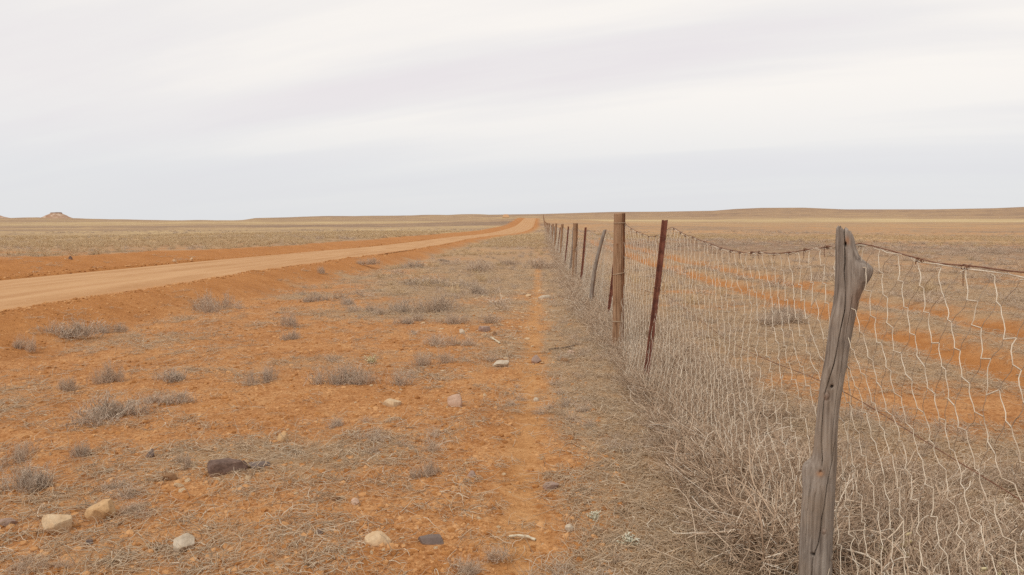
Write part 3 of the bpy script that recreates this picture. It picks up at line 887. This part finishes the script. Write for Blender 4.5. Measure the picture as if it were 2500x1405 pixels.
def log_post(name, y, xb, xt, h, rad, seed, nr, na, mat, taper=.06, bend=0.0, knots=3):
    rng = np.random.default_rng(seed); g = gz(xb, y)
    t = np.linspace(-.12, 1, nr); a = np.arange(na) * 2*np.pi/na
    zc = t * h; cx = (xt - xb) * t + bend * np.sin(np.pi * np.clip(t, 0, 1)) + .004 * vnoise(t*4, t*0, seed)
    T, Aa = np.meshgrid(t, a, indexing='ij')
    r = rad * (1 - taper * T) * (1 + .05 * vnoise(np.cos(Aa)*1.6 + 9, T*5 + np.sin(Aa)*1.6, seed + 1) + .03 * vnoise(np.cos(Aa)*7, np.sin(Aa)*7 + T*3, seed + 2))
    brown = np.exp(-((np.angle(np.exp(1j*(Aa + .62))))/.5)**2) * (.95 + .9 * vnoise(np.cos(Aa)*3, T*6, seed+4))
    if na >= 32:
        for k in range(2):                                   # drying cracks
            c0 = -1.2 - .75 * k + .2 * vnoise(T*5, T*0, seed + 7 + k)
            dd = np.angle(np.exp(1j*(Aa - c0)))
            r = r - .014 * np.exp(-(dd/.04)**2) * smooth(.1, .3, T if k == 0 else 1 - T + .1) * (1 if k == 0 else .6)
        for k in range(knots):
            kz, ka = rng.uniform(.2, .85), rng.uniform(-2.6, -.6)
            dd = np.angle(np.exp(1j*(Aa - ka)))*rad; dz = (T - kz)*h
            q = (dd*dd + dz*dz*.6)/(.011**2)
            r = r + .006*np.exp(-q) - .012*np.exp(-q*6); brown = brown + .9*np.exp(-q*.8)
    X = cx[:, None] + r*np.cos(Aa); Y = r*np.sin(Aa); Z = np.repeat(zc[:, None], na, 1)
    Z[-1] += .006*np.sin(a + seed) ; 
    V = np.stack([X, Y, Z], -1).reshape(-1, 3)
    i = np.arange(nr-1)[:, None]; j = np.arange(na)[None, :]; j2 = (j+1) % na
    F = np.stack([i*na+j, i*na+j2, (i+1)*na+j2, (i+1)*na+j], -1).reshape(-1, 4)
    # sawn end
    ring = V[(nr-1)*na:].copy(); cen = ring.mean(0)
    in1 = cen + (ring - cen)*.93 + np.array([0, 0, .004]); in2 = cen + (ring - cen)*.05 + np.array([0, 0, .003])
    b = len(V); V = np.concatenate([V, in1, in2])
    jj = np.arange(na); jn = (jj+1) % na; o0 = (nr-1)*na
    F = np.concatenate([F, np.stack([o0+jj, o0+jn, b+jn, b+jj], 1), np.stack([b+jj, b+jn, b+na+jn, b+na+jj], 1)])
    me = raw_mesh(name, V, F)
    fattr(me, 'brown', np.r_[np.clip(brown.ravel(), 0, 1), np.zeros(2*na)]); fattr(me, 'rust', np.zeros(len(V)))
    o = obj(name, me, mat, fence); o.location = np.array([xb, y, g]) - FL
    return o

def wood_tie(post, z, rad, tail=True, tilt=.0):
    t = np.linspace(0, 2*np.pi, 33)
    P = np.stack([rad*np.cos(t), rad*np.sin(t), z + tilt*np.cos(t)*rad], 1)
    P2 = P + np.array([0, 0, .006])
    parts = [tubes(P[None], .0021, 4), tubes(P2[None], .0021, 4)]
    if tail: parts.append(tubes(np.array([[[rad, 0, z], [rad + .03, .02, z + .004], [rad + .05, .06, z - .02], [rad + .045, .11, z - .015]]]), .0018, 4))
    obj('wire_tie', raw_mesh('wire_tie', *join(parts)), M['tie'], post)

GREY = [(1.530, 1.181, 0.033), (1.487, 1.184, 0.037), (1.436, 1.191, 0.042), (1.389, 1.194, 0.044), (1.324, 1.195, 0.045), (1.260, 1.192, 0.046),
        (1.212, 1.185, 0.0465), (1.163, 1.178, 0.045), (1.098, 1.170, 0.044), (1.033, 1.163, 0.043), (0.967, 1.153, 0.043), (0.901, 1.146, 0.042),
        (0.835, 1.140, 0.041), (0.736, 1.135, 0.042), (0.653, 1.134, 0.045), (0.585, 1.126, 0.051), (0.518, 1.118, 0.057), (0.434, 1.113, 0.061),
        (0.298, 1.112, 0.062), (0.153, 1.113, 0.063), (0.0, 1.112, 0.065), (-.15, 1.11, 0.066)]

def grey_post():
    gp = np.array(GREY)[::-1]
    na, nr = 264, 330
    z = np.linspace(-.15, 1.53, nr); a = np.arange(na)*2*np.pi/na
    fx, fr = hermite(gp[:, 0], gp[:, 1]), hermite(gp[:, 0], gp[:, 2])
    Z, A = np.meshgrid(z, a, indexing='ij')
    FACE = math.radians(-110)
    ang = lambda c: np.angle(np.exp(1j*(A - c)))
    r = fr(z)[:, None] * (1 + .05*vnoise(np.cos(A)*1.5 + 4, np.sin(A)*1.5 + Z*6, 501) + .05*vnoise(np.cos(A)*4, np.sin(A)*4 + Z*4, 502)
                          + .035*vnoise(A*14, Z*3, 503)*np.cos(A/2)**2)
    g = lambda c, s, q: np.exp(-((q - c)/s)**2)
    # the broken fork high on the right, the swelling low on the left
    fork = np.where(Z > 1.395, g(1.395, .034, Z), g(1.395, .075, Z))
    r = r + .050*fork*g(0, .60, ang(math.radians(-32)))
    low = np.where(Z > .605, g(.605, .026, Z), g(.605, .075, Z))
    r = r + .027*low*g(0, .6, ang(math.radians(172)))
    brown = smooth(.0, .3, 1.405 - Z)*g(1.31, .085, Z)*g(0, .75, ang(math.radians(-48)))*1.6
    # cracks
    def crack(zs, us, depth, wid, z0, z1):
        u = np.interp(Z, np.array(zs)[::-1], np.array(us)[::-1]) + .05*vnoise(Z*22, Z*0, 510) + .02*vnoise(Z*70, Z*0, 511)
        c = FACE + np.arcsin(np.clip(u, -.98, .98))
        d = np.angle(np.exp(1j*(A - c)))
        return depth*np.exp(-(d/wid)**2)*smooth(z0, z0 + .04, Z)*(1 - smooth(z1 - .02, z1, Z)) * (.75 + .9*vnoise(Z*9, Z*0, 512))
    r = r - crack([1.56, 1.487, 1.389, 1.23, 1.03, .90, .736, .60], [-.2, -.05, -.28, .05, -.1, -.5, -.4, -.1], .020, .034, .60, 1.7)
    r = r - crack([.72, .60, .46, .31, .25, .15, 0], [.82, .55, .4, .15, -.15, -.25, -.3], .020, .034, -.1, .72)
    r = r - crack([1.33, 1.0, .8, .6], [.45, .55, .6, .55], .009, .028, .62, 1.30)
    r = r - crack([.58, .3, 0], [-.62, -.66, -.6], .009, .028, .02, .55)
    r = r - crack([.55, .30], [-.25, -.35], .008, .04, .30, .52)
    # nail and wire holes, one knot
    for zc, u, dep, s in ((1.487, -.02, .03, .0065), (.935, .05, .03, .0065), (.262, -.18, .03, .006), (.595, -.15, .012, .006)):
        c = FACE + math.asin(u); q = ((ang(c)*.045)**2 + (Z - zc)**2)/s**2
        r = r - dep*np.exp(-q*q)
    q = ((ang(FACE - .32)*.043)**2 + ((Z - .895)*.8)**2)
    r = r + .004*np.exp(-q/.014**2) - .004*np.exp(-((np.sqrt(q) - .013)/.003)**2)
    q2 = ((ang(FACE + .45)*.06)**2 + ((Z - .36)*.8)**2)
    r = r + .004*np.exp(-q2/.011**2) - .003*np.exp(-((np.sqrt(q2) - .009)/.003)**2)
    brown = brown + .55*np.exp(-q/.012**2) + .4*np.exp(-q2/.009**2)
    rust = .55*np.exp(-((ang(FACE - .15)*.05/.013)**2 + ((Z - .588)/.010)**2)) + .5*np.exp(-((ang(FACE + .2)*.045/.012)**2 + ((Z - 1.50)/.012)**2))
    X = fx(z)[:, None] + r*np.cos(A); Y = 3.15 + r*np.sin(A)
    # splintered top: higher on the left, split down the middle
    tipz = .024*np.cos(ang(math.radians(195))) + .016*vnoise(np.cos(A)*5 + 3, np.sin(A)*5, 520)
    Zt = Z + tipz*smooth(1.47, 1.53, Z)
    V = np.stack([X, Y, Zt], -1)
    top = V[-1]; cen = top.mean(0)
    caps = []
    for f, dz in ((.80, .012), (.55, .010), (.3, -.004), (.04, -.012)):
        p = cen + (top - cen)*np.array([f, f, 1])
        p[:, 2] = top[:, 2]*f + cen[2]*(1-f) + dz + .012*vnoise(p[:, 0]*110, p[:, 1]*110, 530)
        caps.append(p)
    V = np.concatenate([V.reshape(-1, 3)] + caps)
    n2 = nr + len(caps)
    i = np.arange(n2-1)[:, None]; j = np.arange(na)[None, :]; j2 = (j+1) % na
    F = np.stack([i*na+j, i*na+j2, (i+1)*na+j2, (i+1)*na+j], -1).reshape(-1, 4)
    me = raw_mesh('wooden_post', V - FL, F)
    ex = np.zeros(len(caps)*na)
    fattr(me, 'brown', np.r_[np.clip(brown.ravel(), 0, 1), ex + .15]); fattr(me, 'rust', np.r_[np.clip(rust.ravel(), 0, 1), ex])
    o = obj('wooden_post', me, M['grey'], fence)
    o['label'] = 'nearest weathered grey wooden post with long cracks and a broken fork'
    return o

build_net()
build_wires()
gpost = grey_post()
protos = {}
for i, (y, xb, xt, h, hz, kind) in enumerate(POSTS):
    if kind == 'grey': continue
    if kind == 'steel':
        if y < 100:
            o = steel_post(i, y, xb, xt, h)
            if y == 7.3: o['label'] = 'tall rusty red steel post leaning to the right'
            protos['steel'] = (o, y, h)
            continue
    if kind == 'wood' and y < 100:
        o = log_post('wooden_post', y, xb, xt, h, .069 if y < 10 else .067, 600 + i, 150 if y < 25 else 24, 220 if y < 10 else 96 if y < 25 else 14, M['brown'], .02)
        if y < 25:
            for zz_, tl in ((1.525, True), (.93, True), (.36, False)): wood_tie(o, zz_, .0725, tl, .22 if abs(zz_ - .93) < .01 else .03)
        if y == 9.5: o['label'] = 'thick round brown wooden post with three wire ties'
        protos['wood'] = (o, y, h); continue
    if kind == 'thin' and y < 100:
        o = log_post('wooden_post', y, xb, xt, h, .042 if y < 20 else .034, 700 + i, 60 if y < 20 else 24, 32 if y < 20 else 10, M['grey'], .25, -.055 if y < 20 else .02, 1)
        if y == 14.5: o['label'] = 'thin crooked grey wooden post leaning to the right'
        protos['thin'] = (o, y, h); continue
    src, sy, sh = protos[kind]
    c = src.copy(); C.objects.link(c); c.parent = fence
    if kind == 'steel': c.location = np.array([0, y - sy, gz(1.0, y) - gz(1.0, sy)])
    else: c.location = np.array([xb, y, gz(xb, y)]) - FL
    if 'label' in c: del c['label']

# ---- individual dry shrubs --------------------------------------------
shrub_v = [shrub_mesh(100 + k, .42) for k in range(8)]
for me in shrub_v: me.materials.append(M['shrub'])
SHRUBS = [  # x, y, width, height, label
 (-6.42, 10.25, .66, .25, 'widest dry grey shrub on the road embankment near the left edge'),
 (-6.34, 9.46, .26, .21, 'small grey shrub on the embankment at the extreme left edge'),
 (-6.09, 14.41, .74, .36, 'two-lobed grey shrub at the foot of the embankment, right of the left-edge shrubs'),
 (-6.19, 11.17, .28, .16, 'little grey shrub just right of the widest embankment shrub'),
 (-4.19, 7.43, .28, .21, 'upright round grey shrub alone on red soil at far left'),
 (-4.40, 7.05, .16, .15, 'small faint twiggy shrub left of the upright round shrub'),
 (-3.58, 7.41, .34, .12, 'low flat grey shrub between two upright shrubs on the left'),
 (-2.65, 7.42, .20, .17, 'small upright twiggy shrub left of the long double shrub'),
 (-1.95, 7.32, .42, .20, 'left and denser half of the long shrub in mid verge'),
 (-1.61, 7.43, .40, .16, 'right and paler half of the long shrub in mid verge'),
 (-3.73, 11.62, .25, .23, 'small tall tuft-like shrub alone in the open red verge'),
 (-4.54, 15.52, .45, .18, 'low grey shrub in the verge below the road edge'),
 (-3.43, 5.97, .56, .19, 'broad ragged dark shrub in the left foreground'),
 (-3.32, 6.55, .34, .12, 'low shrub just behind the broad ragged foreground shrub'),
 (-3.03, 4.42, .32, .16, 'dark dense shrub at the left edge above the cream stones'),
 (-3.47, 4.99, .22, .12, 'small shrub at the left edge behind the dark dense one'),
 (-1.77, 13.45, .72, .33, 'largest dark shrub in the thick patch ahead left of the foot track'),
 (-1.19, 12.09, .56, .19, 'pale twiggy shrub in front of the largest dark shrub'),
 (-2.85, 20.84, 1.35, .26, 'wide low grey shrub behind the thick patch of shrubs'),
 (-2.46, 28.13, 1.38, .38, 'wide grey-brown shrub in the far verge left of the track'),
 (.01, 29.76, 1.45, .40, 'dark grey shrub pushed up against the far fence posts'),
 (-6.78, 29.83, .66, .28, 'grey shrub on the road edge where the road narrows'),
 (-4.72, 30.06, .94, .28, 'low shrub in the far verge beside the road slope'),
 (-6.82, 24.60, .29, .24, 'tiny dark shrub on the orange road slope'),
 (-3.24, 10.17, .27, .13, 'low silvery shrub in front of the small tall tuft'),
 (-1.22, 8.42, .28, .17, 'small shrub right of and behind the long double shrub'),
 (-1.18, 9.73, .40, .17, 'grey shrub left of the pale and mauve stones'),
 (-2.54, 13.60, .52, .21, 'shrub at the left of the largest dark shrub'),
 (-1.42, 17.81, .56, .24, 'shrub behind the largest dark shrub beside the stony strip'),
 (-.75, 4.67, .15, .10, 'pale sparse sprig standing in the foreground near the track'),
 (-3.07, 5.11, .14, .11, 'sparse pale sprig right of the left edge shrubs'),
 (-2.29, 4.95, .11, .08, 'tiny round sprig left of the dark brown stone'),
 (-1.52, 5.83, .17, .06, 'small flat dark sprig between the tan stone and cream stone'),
 (-.31, 3.46, .19, .08, 'curled grey sprig at the bottom edge left of the track'),
 (-2.32, 3.43, .16, .07, 'grey sprig at the bottom left corner'),
 (-2.52, 4.42, .28, .06, 'flattened grey sprig behind the tan slab stone'),
 (-2.22, 4.10, .24, .05, 'flattened grey sprig right of the tan slab stone'),
 (3.51, 11.81, .98, .27, 'wide grey shrub seen through the netting beyond the fence'),
 (-1.16, 32.31, 1.0, .27, 'grey shrub left of the dark shrub at the far fence posts'),
 (-2.92, 13.39, .45, .16, 'outermost low shrub at the left of the thick patch'),
 (-3.60, 14.94, .42, .15, 'low shrub behind the outermost shrub of the thick patch'),
 (-2.06, 12.06, .40, .15, 'low shrub in front at the left of the thick patch'),
]
for k, (x, y, w, h, lab) in enumerate(SHRUBS):
    o = bpy.data.objects.new('dry_shrub', shrub_v[k % 8]); C.objects.link(o)
    o.location = (x, y + w * .25, gz(x, y + w * .25) - .006)
    o.rotation_euler = (0, 0, k * 2.4)
    o.scale = (w * 1.35, w * 1.1, h * .80 / .42)
    tag(o, lab, 'shrub', 'dry shrubs on the verge')

def herb(x, y, s, lab, mat):
    rng = np.random.default_rng(int(abs(x) * 1000) + 3); n = 26
    d = np.stack([rng.normal(0, .6, n), rng.normal(0, .6, n), rng.uniform(.4, 1, n)], 1)
    P = curls(rng, disc(rng, n, .02), d, rng.uniform(.04, .085, n), 4, .2, .2)
    i = np.repeat(np.arange(n), 5); k = rng.integers(1, 4, len(i))
    P2 = curls(rng, P[i, k], rng.normal(size=(len(i), 3)) + np.array([0, 0, .3]), rng.uniform(.010, .022, len(i)), 3, .2, .1)
    me = plant_mesh('small_herb', [(P, np.full(n, .0016), rng.uniform(0, .6, n)), (P2, np.full(len(i), .0042), rng.uniform(.3, 1, len(i)))], 4)
    o = obj('small_herb', me, mat); o.location = (x, y, gz(x, y) - .003); o.scale = (s, s, s)
    tag(o, lab, 'herb')
herb(.29, 4.12, .7, 'pale green herb right of the foot track, farther of two', M['herb'])
herb(.44, 3.80, .75, 'pale green herb right of the foot track, nearer the bottom edge', M['herb'])
herb(-1.84, 8.5, 1.2, 'pale yellow herb behind the long double shrub', M['yherb'])
herb(1.62, 3.55, 2.0, 'yellowish herb behind the netting right of the nearest grey post', M['yherb'])
herb(1.98, 3.3, 2.0, 'yellowish herb farther right among the dead grass behind the netting', M['yherb'])

# ---- individual stones -------------------------------------------------
import bmesh
def stone(x, y, w, h, mat, lab, seed, flat=False, tilt=0.0, name='stone', cat='stone'):
    rng = np.random.default_rng(seed)
    bm = bmesh.new(); bmesh.ops.create_icosphere(bm, subdivisions=4, radius=1)
    co = np.array([v.co[:] for v in bm.verts])
    # cut by a few random planes so it has broken faces, then roughen
    for q in range(13):
        n = unit(rng.normal(size=3)); lim = rng.uniform(.48, .80)
        dd = co @ n; over = np.maximum(dd - lim, 0); co = co - over[:, None] * n * .93
    if flat: co[:, 2] = np.clip(co[:, 2], -.55, .55 + .08*vnoise(co[:, 0]*3, co[:, 1]*3, seed))
    rough = .05*vnoise(co[:, 0]*3.5 + 9, co[:, 1]*3.5 + co[:, 2]*2.5, seed) + .025*vnoise(co[:, 0]*11, co[:, 1]*11 + co[:, 2]*9, seed + 1)
    co = co * (1 + rough[:, None])
    lo, hi = co.min(0), co.max(0); co = (co - (lo + hi)/2) / (hi - lo)
    dep = w * rng.uniform(.65, .95)
    co = co * np.array([w, dep, h*1.45])
    if tilt:
        c_, s_ = math.cos(tilt), math.sin(tilt); xz = co[:, [0, 2]].copy(); co[:, 0] = xz[:, 0]*c_ + xz[:, 1]*s_; co[:, 2] = -xz[:, 0]*s_ + xz[:, 1]*c_
    co[:, 2] += h - co[:, 2].max()
    for v, c in zip(bm.verts, co): v.co = c
    me = bpy.data.meshes.new(name); bm.to_mesh(me); bm.free()
    me.polygons.foreach_set('use_smooth', np.zeros(len(me.polygons), bool))
    yy = y + dep*.3
    o = obj(name, me, M[mat]); o.location = (x, yy, gz(x, yy)); 
    return tag(o, lab, cat, 'loose stones on the red soil')

STONES = [
 (-2.486, 3.859, .146, .098, 'cream', 'rounded cream stone, leftmost of the pale foreground stones', 0, 0),
 (-2.351, 4.047, .160, .095, 'tan', 'tan slab stone tilted up beside the leftmost cream stone', 1, -.35),
 (-1.743, 3.685, .108, .074, 'pale', 'squat pale grey stone alone near the bottom edge at left', 0, 0),
 (-1.965, 4.774, .240, .080, 'dark', 'large blocky dark brown stone in the left foreground', 1, .05),
 (-2.280, 4.696, .094, .040, 'brownst', 'small flat brown stone left of the large dark one', 1, .1),
 (-2.611, 5.133, .059, .059, 'slate', 'small pointed dark grey stone behind the flat brown one', 0, .4),
 (-1.825, 5.487, .095, .072, 'tan', 'upright tan stone behind the large dark brown stone', 0, .3),
 (-1.256, 6.548, .154, .058, 'cream', 'low oval cream stone left of the pinkish pointed stone', 0, .1),
 (-.714, 6.546, .122, .105, 'pink', 'pointed pinkish pale stone in the mid foreground', 0, 0),
 (-.789, 3.721, .130, .062, 'cream', 'cream stone beside the dark flat slab at the bottom', 0, -.15),
 (-.534, 3.755, .136, .030, 'slate', 'dark grey flat slab right of the bottom cream stone', 1, 0),
 (-.418, 8.296, .170, .066, 'pale', 'flat pale stone with dark underside left of the track', 1, .12),
 (-.040, 8.695, .115, .085, 'mauve', 'rounded grey stone on the foot track', 0, 0),
 (.275, 8.678, .100, .050, 'brownst', 'small brown stone right of the foot track', 0, 0),
 (.092, 16.698, .290, .070, 'pale', 'long flat pale stone far up the foot track', 1, -.1),
 (.065, 4.577, .099, .033, 'mauve', 'flat mauve-grey stone right of the near foot track', 1, 0),
 (.151, 3.940, .046, .036, 'pale', 'small round beige stone right of the white stick', 0, 0),
 (-.417, 4.714, .055, .033, 'mauve', 'small mauve stone left of the near foot track', 0, 0),
 (-1.149, 4.340, .062, .024, 'brownst', 'thin brown stone in the centre left foreground', 1, .2),
 (-1.029, 4.276, .046, .032, 'pink', 'small pink stone beside the thin brown one', 0, 0),
 (-1.118, 3.879, .043, .022, 'slate', 'tiny dark grey stone left of the bottom cream stone', 1, 0),
 (-2.790, 3.953, .076, .045, 'mauve', 'mauve stone cut by the left edge', 0, 0),
 (-.796, 11.201, .175, .080, 'mauve', 'mauve block among the stones in the middle of the verge', 1, .05),
 (-.624, 10.740, .080, .066, 'brownst', 'small orange-brown stone beside the mauve block', 0, 0),
 (-1.085, 10.945, .082, .070, 'pale', 'small pale stone left of the mauve block', 0, 0),
 (.366, 9.310, .095, .048, 'pink', 'small pinkish stone under the dark stick by the fence', 0, 0),
 (-2.224, 3.731, .035, .022, 'slate', 'tiny dark stone right of the leftmost cream stone', 1, 0),
 (-.031, 6.864, .058, .032, 'pale', 'small pale stone on the middle of the foot track', 0, 0),
 (-12.44, 26.7, .13, .10, 'cream', 'left of two pale stones on the far road bank', 0, 0),
 (-12.40, 27.9, .12, .10, 'cream', 'right of two pale stones on the far road bank', 0, 0),
 (-14.07, 23.4, .13, .11, 'dark', 'small dark stone on the far road bank at left', 0, 0),
 (-1.800, 4.885, .15, .022, 'slate', 'thin grey slab lying behind the large dark brown stone', 1, 0),
 (-.262, 17.307, .13, .060, 'cream', 'small pale stone left of the long flat stone up the track', 0, 0),
]
for k, (x, y, w, h, mt, lab, fl, tl) in enumerate(STONES): stone(x, y, w, h, mt, lab, 900 + k*7, bool(fl), tl)

def stick(pts, r, mat, lab):
    P = np.array(pts, float); t = np.linspace(0, len(P) - 1, 40)
    Q = np.stack([np.interp(t, np.arange(len(P)), P[:, c]) for c in range(3)], 1)
    for c in range(3): Q[2:-2, c] = np.convolve(Q[:, c], np.ones(5)/5, 'valid')
    Q[:, 2] += ground_height(Q[:, 0], Q[:, 1])
    rr = r * (1 + .35*vnoise(np.arange(40)*.45, np.zeros(40), int(r*9e4)))
    rr[0] *= .55; rr[-1] *= .5
    base = Q[0].copy()
    V, F = tubes((Q - base)[None], rr[None], 8)
    o = obj('stick', raw_mesh('stick', V, F), M[mat]); o.location = base
    tag(o, lab, 'stick')
stick([(-.155, 3.875, .012), (-.11, 3.89, .02), (-.06, 3.885, .018), (-.02, 3.86, .008)], .0075, 'stick', 'bleached white stick lying across the near foot track')
stick([(.10, 9.48, .02), (.25, 9.55, .03), (.42, 9.70, .035)], .011, 'darkstick', 'thin dark stick on the ground beside the thick brown post')
stick([(-.66, 10.5, .012), (-.58, 10.2, .02), (-.51, 9.95, .008)], .012, 'stick', 'pale stick in front of the mauve block')
stick([(-4.9, 38.0, .04), (-4.5, 36.5, .06), (-4.1, 35.6, .03)], .05, 'darkstick', 'dark branch lying on the road slope far ahead')
stick([(2.42, 3.05, .46), (2.50, 3.0, .40), (2.56, 2.93, .36)], .009, 'darkstick', 'short reddish stick caught in the dead grass behind the netting')

# ---- ground cover (stuff) ----------------------------------------------
def polar(rng, n, r0, r1, a0=-44, a1=42):
    r = np.exp(rng.uniform(np.log(r0), np.log(r1), n)); a = np.radians(rng.uniform(a0, a1, n))
    return r*np.sin(a), r*np.cos(a), r

def on_road(x, y, m=.0): return (x > ROAD_L(y) - m) & (x < ROAD_R(y) + m) & (np.abs(y) < 420)

rng = np.random.default_rng(77)
lit = library('litter_clump', [litter_mesh(200 + k) for k in range(10)], M['twig'])
tuf = library('tuft_clump', [tuft_mesh(230 + k) for k in range(8)], M['shrub'])
brs = library('brush_ball', [tangle_mesh(260 + k) for k in range(7)], M['brush'])
mat_b = library('brush_mat', [tangle_mesh(290 + k, 56, .28) for k in range(6)], M['brush'])
stw = library('straw_clump', [straw_mesh(320 + k) for k in range(6)], M['straw'])
peb = library('pebble_bit', [pebble_mesh(340 + k) for k in range(6)], M['cream'])
clod = library('soil_clod', [pebble_mesh(360 + k) for k in range(6)], M['ground_clod'])

x, y, r = polar(rng, 42000, 2.3, 34)
b, c, pth = zones(x, y)
k = (rng.uniform(0, 1, len(x)) < np.clip(.05 + .95*c, 0, 1) * (1 - .6*b) * (1 - .75*pth) * (.55 + .45*np.maximum(smooth(.2, .9, x), smooth(7, 16, r)))) & ~on_road(x, y, .3)
scatter('twig_litter', 'fine dead twigs and stalks strewn over the red soil', lit, 10, x[k], y[k], rng.uniform(.55, 1.35, k.sum()) * (1 + .035*r[k]), 3, .06)

x, y, r = polar(rng, 12000, 2.8, 60)
b, c, pth = zones(x, y)
clump = fbm(x / .9, y / .9, 81, 2)
k = (rng.uniform(0, 1, len(x)) < np.clip((.9*c - .45) * (.35 + .65*smooth(6, 14, r)) + .9*clump - .12, 0.0, 1) * (1 - b)) & ~on_road(x, y, 1.3)
scatter('dry_tufts', 'small grey dead tufts dotted over the verge', tuf, 8, x[k], y[k], rng.uniform(.35, 1.0, k.sum()) * (1 + .025*r[k]), 4, .15)

# the open plain on both sides
n = 30000
a = np.radians(rng.uniform(-42, 40, n)); r = np.sqrt(rng.uniform(14**2, 130**2, n)); x, y = r*np.sin(a), r*np.cos(a)
b, c, pth = zones(x, y)
clump = fbm(x / 9, y / 9, 83, 3); tn, _ = tone_at(x, y)
k = (rng.uniform(0, 1, n) < np.clip(.34 + 1.1*clump + .5*tn, 0.03, 1) * (1 - b)) & ~on_road(x, y, 1.8)
h = rng.uniform(.9, 2.4, k.sum())
scatter('plain_grass', 'dry straw-coloured grass clumps over the open plain', stw, 6, x[k], y[k], np.stack([h*1.4, h*1.4, h*.75], 1), 5, .15)
n = 14000
a = np.radians(rng.uniform(-42, 40, n)); r = np.sqrt(rng.uniform(12**2, 170**2, n)); x, y = r*np.sin(a), r*np.cos(a)
b, c, pth = zones(x, y)
clump = fbm(x / 14, y / 14, 87, 3); tn, _ = tone_at(x, y)
k = (rng.uniform(0, 1, n) < np.clip(.20 + 1.3*clump - .55*tn, 0.02, 1) * (1 - b)) & ~on_road(x, y, 1.8)
h = rng.uniform(1.2, 3.4, k.sum())
scatter('plain_saltbush', 'low grey dead bushes speckled over the open plain', tuf, 8, x[k], y[k], np.stack([h*1.5, h*1.5, h*.8], 1), 6, .15)

# dead brush blown against the netting
n = 2100
y = np.exp(rng.uniform(np.log(1.4), np.log(130), n)); side = rng.uniform(0, 1, n)
fx = np.interp(y, PY, PB)
x = fx + .06 + np.where(side < .5, -np.abs(rng.normal(0, .10, n) * (1 + smooth(6, 14, y))) + .08, np.abs(rng.normal(0, .45, n)))
k = (y > 3.45) | (x > fx + .3); x, y, fx = x[k], y[k], fx[k]; n = len(x)
s = rng.uniform(.22, .52, n) * np.clip(1 - .45*np.abs(x - fx), .35, 1)
s = s * (1 + .006*y) * (1 - .32*np.exp(-((y - 8.5)/3.2)**2)) * (1 + .15*(1 - smooth(4.5, 6.5, y)))
sc = np.stack([s, s*1.15, s*rng.uniform(.6, 1.05, n)], 1)
scatter('brush_drift', 'tangled grey-brown dead brush heaped along the foot of the fence', brs, 7, x, y, sc, 7, .3, .03)

# flattened dead growth around and behind the near fence
n = 1900
y = np.exp(rng.uniform(np.log(1.5), np.log(13), n)); x = 1.0 + np.abs(rng.normal(0, 1, n)) * np.where(y < 5, 1.15, .38)
k = (x > .75) & (x < 4.0) & ((y > 3.4) | (x > 1.3)) & (rng.uniform(0, 1, n) < np.clip(.75 + 1.5*fbm(x / .8, y / .8, 140, 2), .1, 1)); x, y = x[k], y[k]
s = rng.uniform(.2, .5, len(x))
scatter('dead_undergrowth', 'matted pale dead stalks covering the ground behind the netting', mat_b, 6, x, y, np.stack([s, s, s*rng.uniform(.5, 1.0, len(x))], 1), 8, .2, .02)

x, y, r = polar(rng, 5200, 2.4, 45)
b, c, pth = zones(x, y)
k = ~on_road(x, y, -.6) & (rng.uniform(0, 1, len(x)) < .5)
s = rng.lognormal(math.log(.0065), .5, k.sum()) * (1 + .05*r[k])
s = np.minimum(s, .035)
scatter('gravel', 'small pale pebbles scattered over the soil', peb, 6, x[k], y[k], np.stack([s, s*.8, s*.55], 1), 9, .3)
# a stony strip by the foot track
n = 260
y = rng.normal(14.5, 3.2, n); x = rng.normal(-.45, .45, n); k = (y > 7) & (y < 24)
s = rng.lognormal(math.log(.022), .5, k.sum()); s = np.minimum(s, .06)
scatter('gravel_strip', 'pale flat chips of stone beside the foot track', peb, 6, x[k], y[k], np.stack([s*1.5, s, s*.45], 1), 10, .25)
x, y, r = polar(rng, 80000, 2.3, 18)
b, c, pth = zones(x, y)
k = (x < .5) & ~on_road(x, y, 0) & (rng.uniform(0, 1, len(x)) < (1 - .5*c) * (1 - .95*pth))
s = rng.lognormal(math.log(.0062), .6, k.sum()) * (1 + .05*r[k]); s = np.minimum(s, .03)
scatter('soil_clods', 'crumbs and clods of red soil', clod, 6, x[k], y[k], np.stack([s, s, s*.7], 1), 11, .4, .002)

n = 5200
y = np.exp(rng.uniform(np.log(7), np.log(80), n)); right = rng.uniform(0, 1, n) < .7
x = np.where(right, ROAD_R(y) + rng.normal(.05, .14, n), ROAD_L(y) - np.abs(rng.normal(0, .3, n)))
s = np.minimum(rng.lognormal(math.log(.013), .5, n) * (1 + .012*y), .05)
scatter('windrow_clods', 'lumps of red soil left by grading along the road edges', clod, 6, x, y, np.stack([s*1.2, s*1.2, s*.75], 1), 13, .4, .004)
xs, ys, ss = [], [], []
for (sx, sy, w, h, *_q) in STONES:
    q = rng.integers(4, 9); xs += list(sx + rng.normal(0, w*1.1, q)); ys += list(sy + rng.normal(.02, w*1.1, q)); ss += list(rng.uniform(.05, .14, q) * w)
ss = np.array(ss)
scatter('stone_fragments', 'small broken bits lying round the loose stones', peb, 6, np.array(xs), np.array(ys), np.stack([ss*1.3, ss, ss*.6], 1), 14, .4, .001)
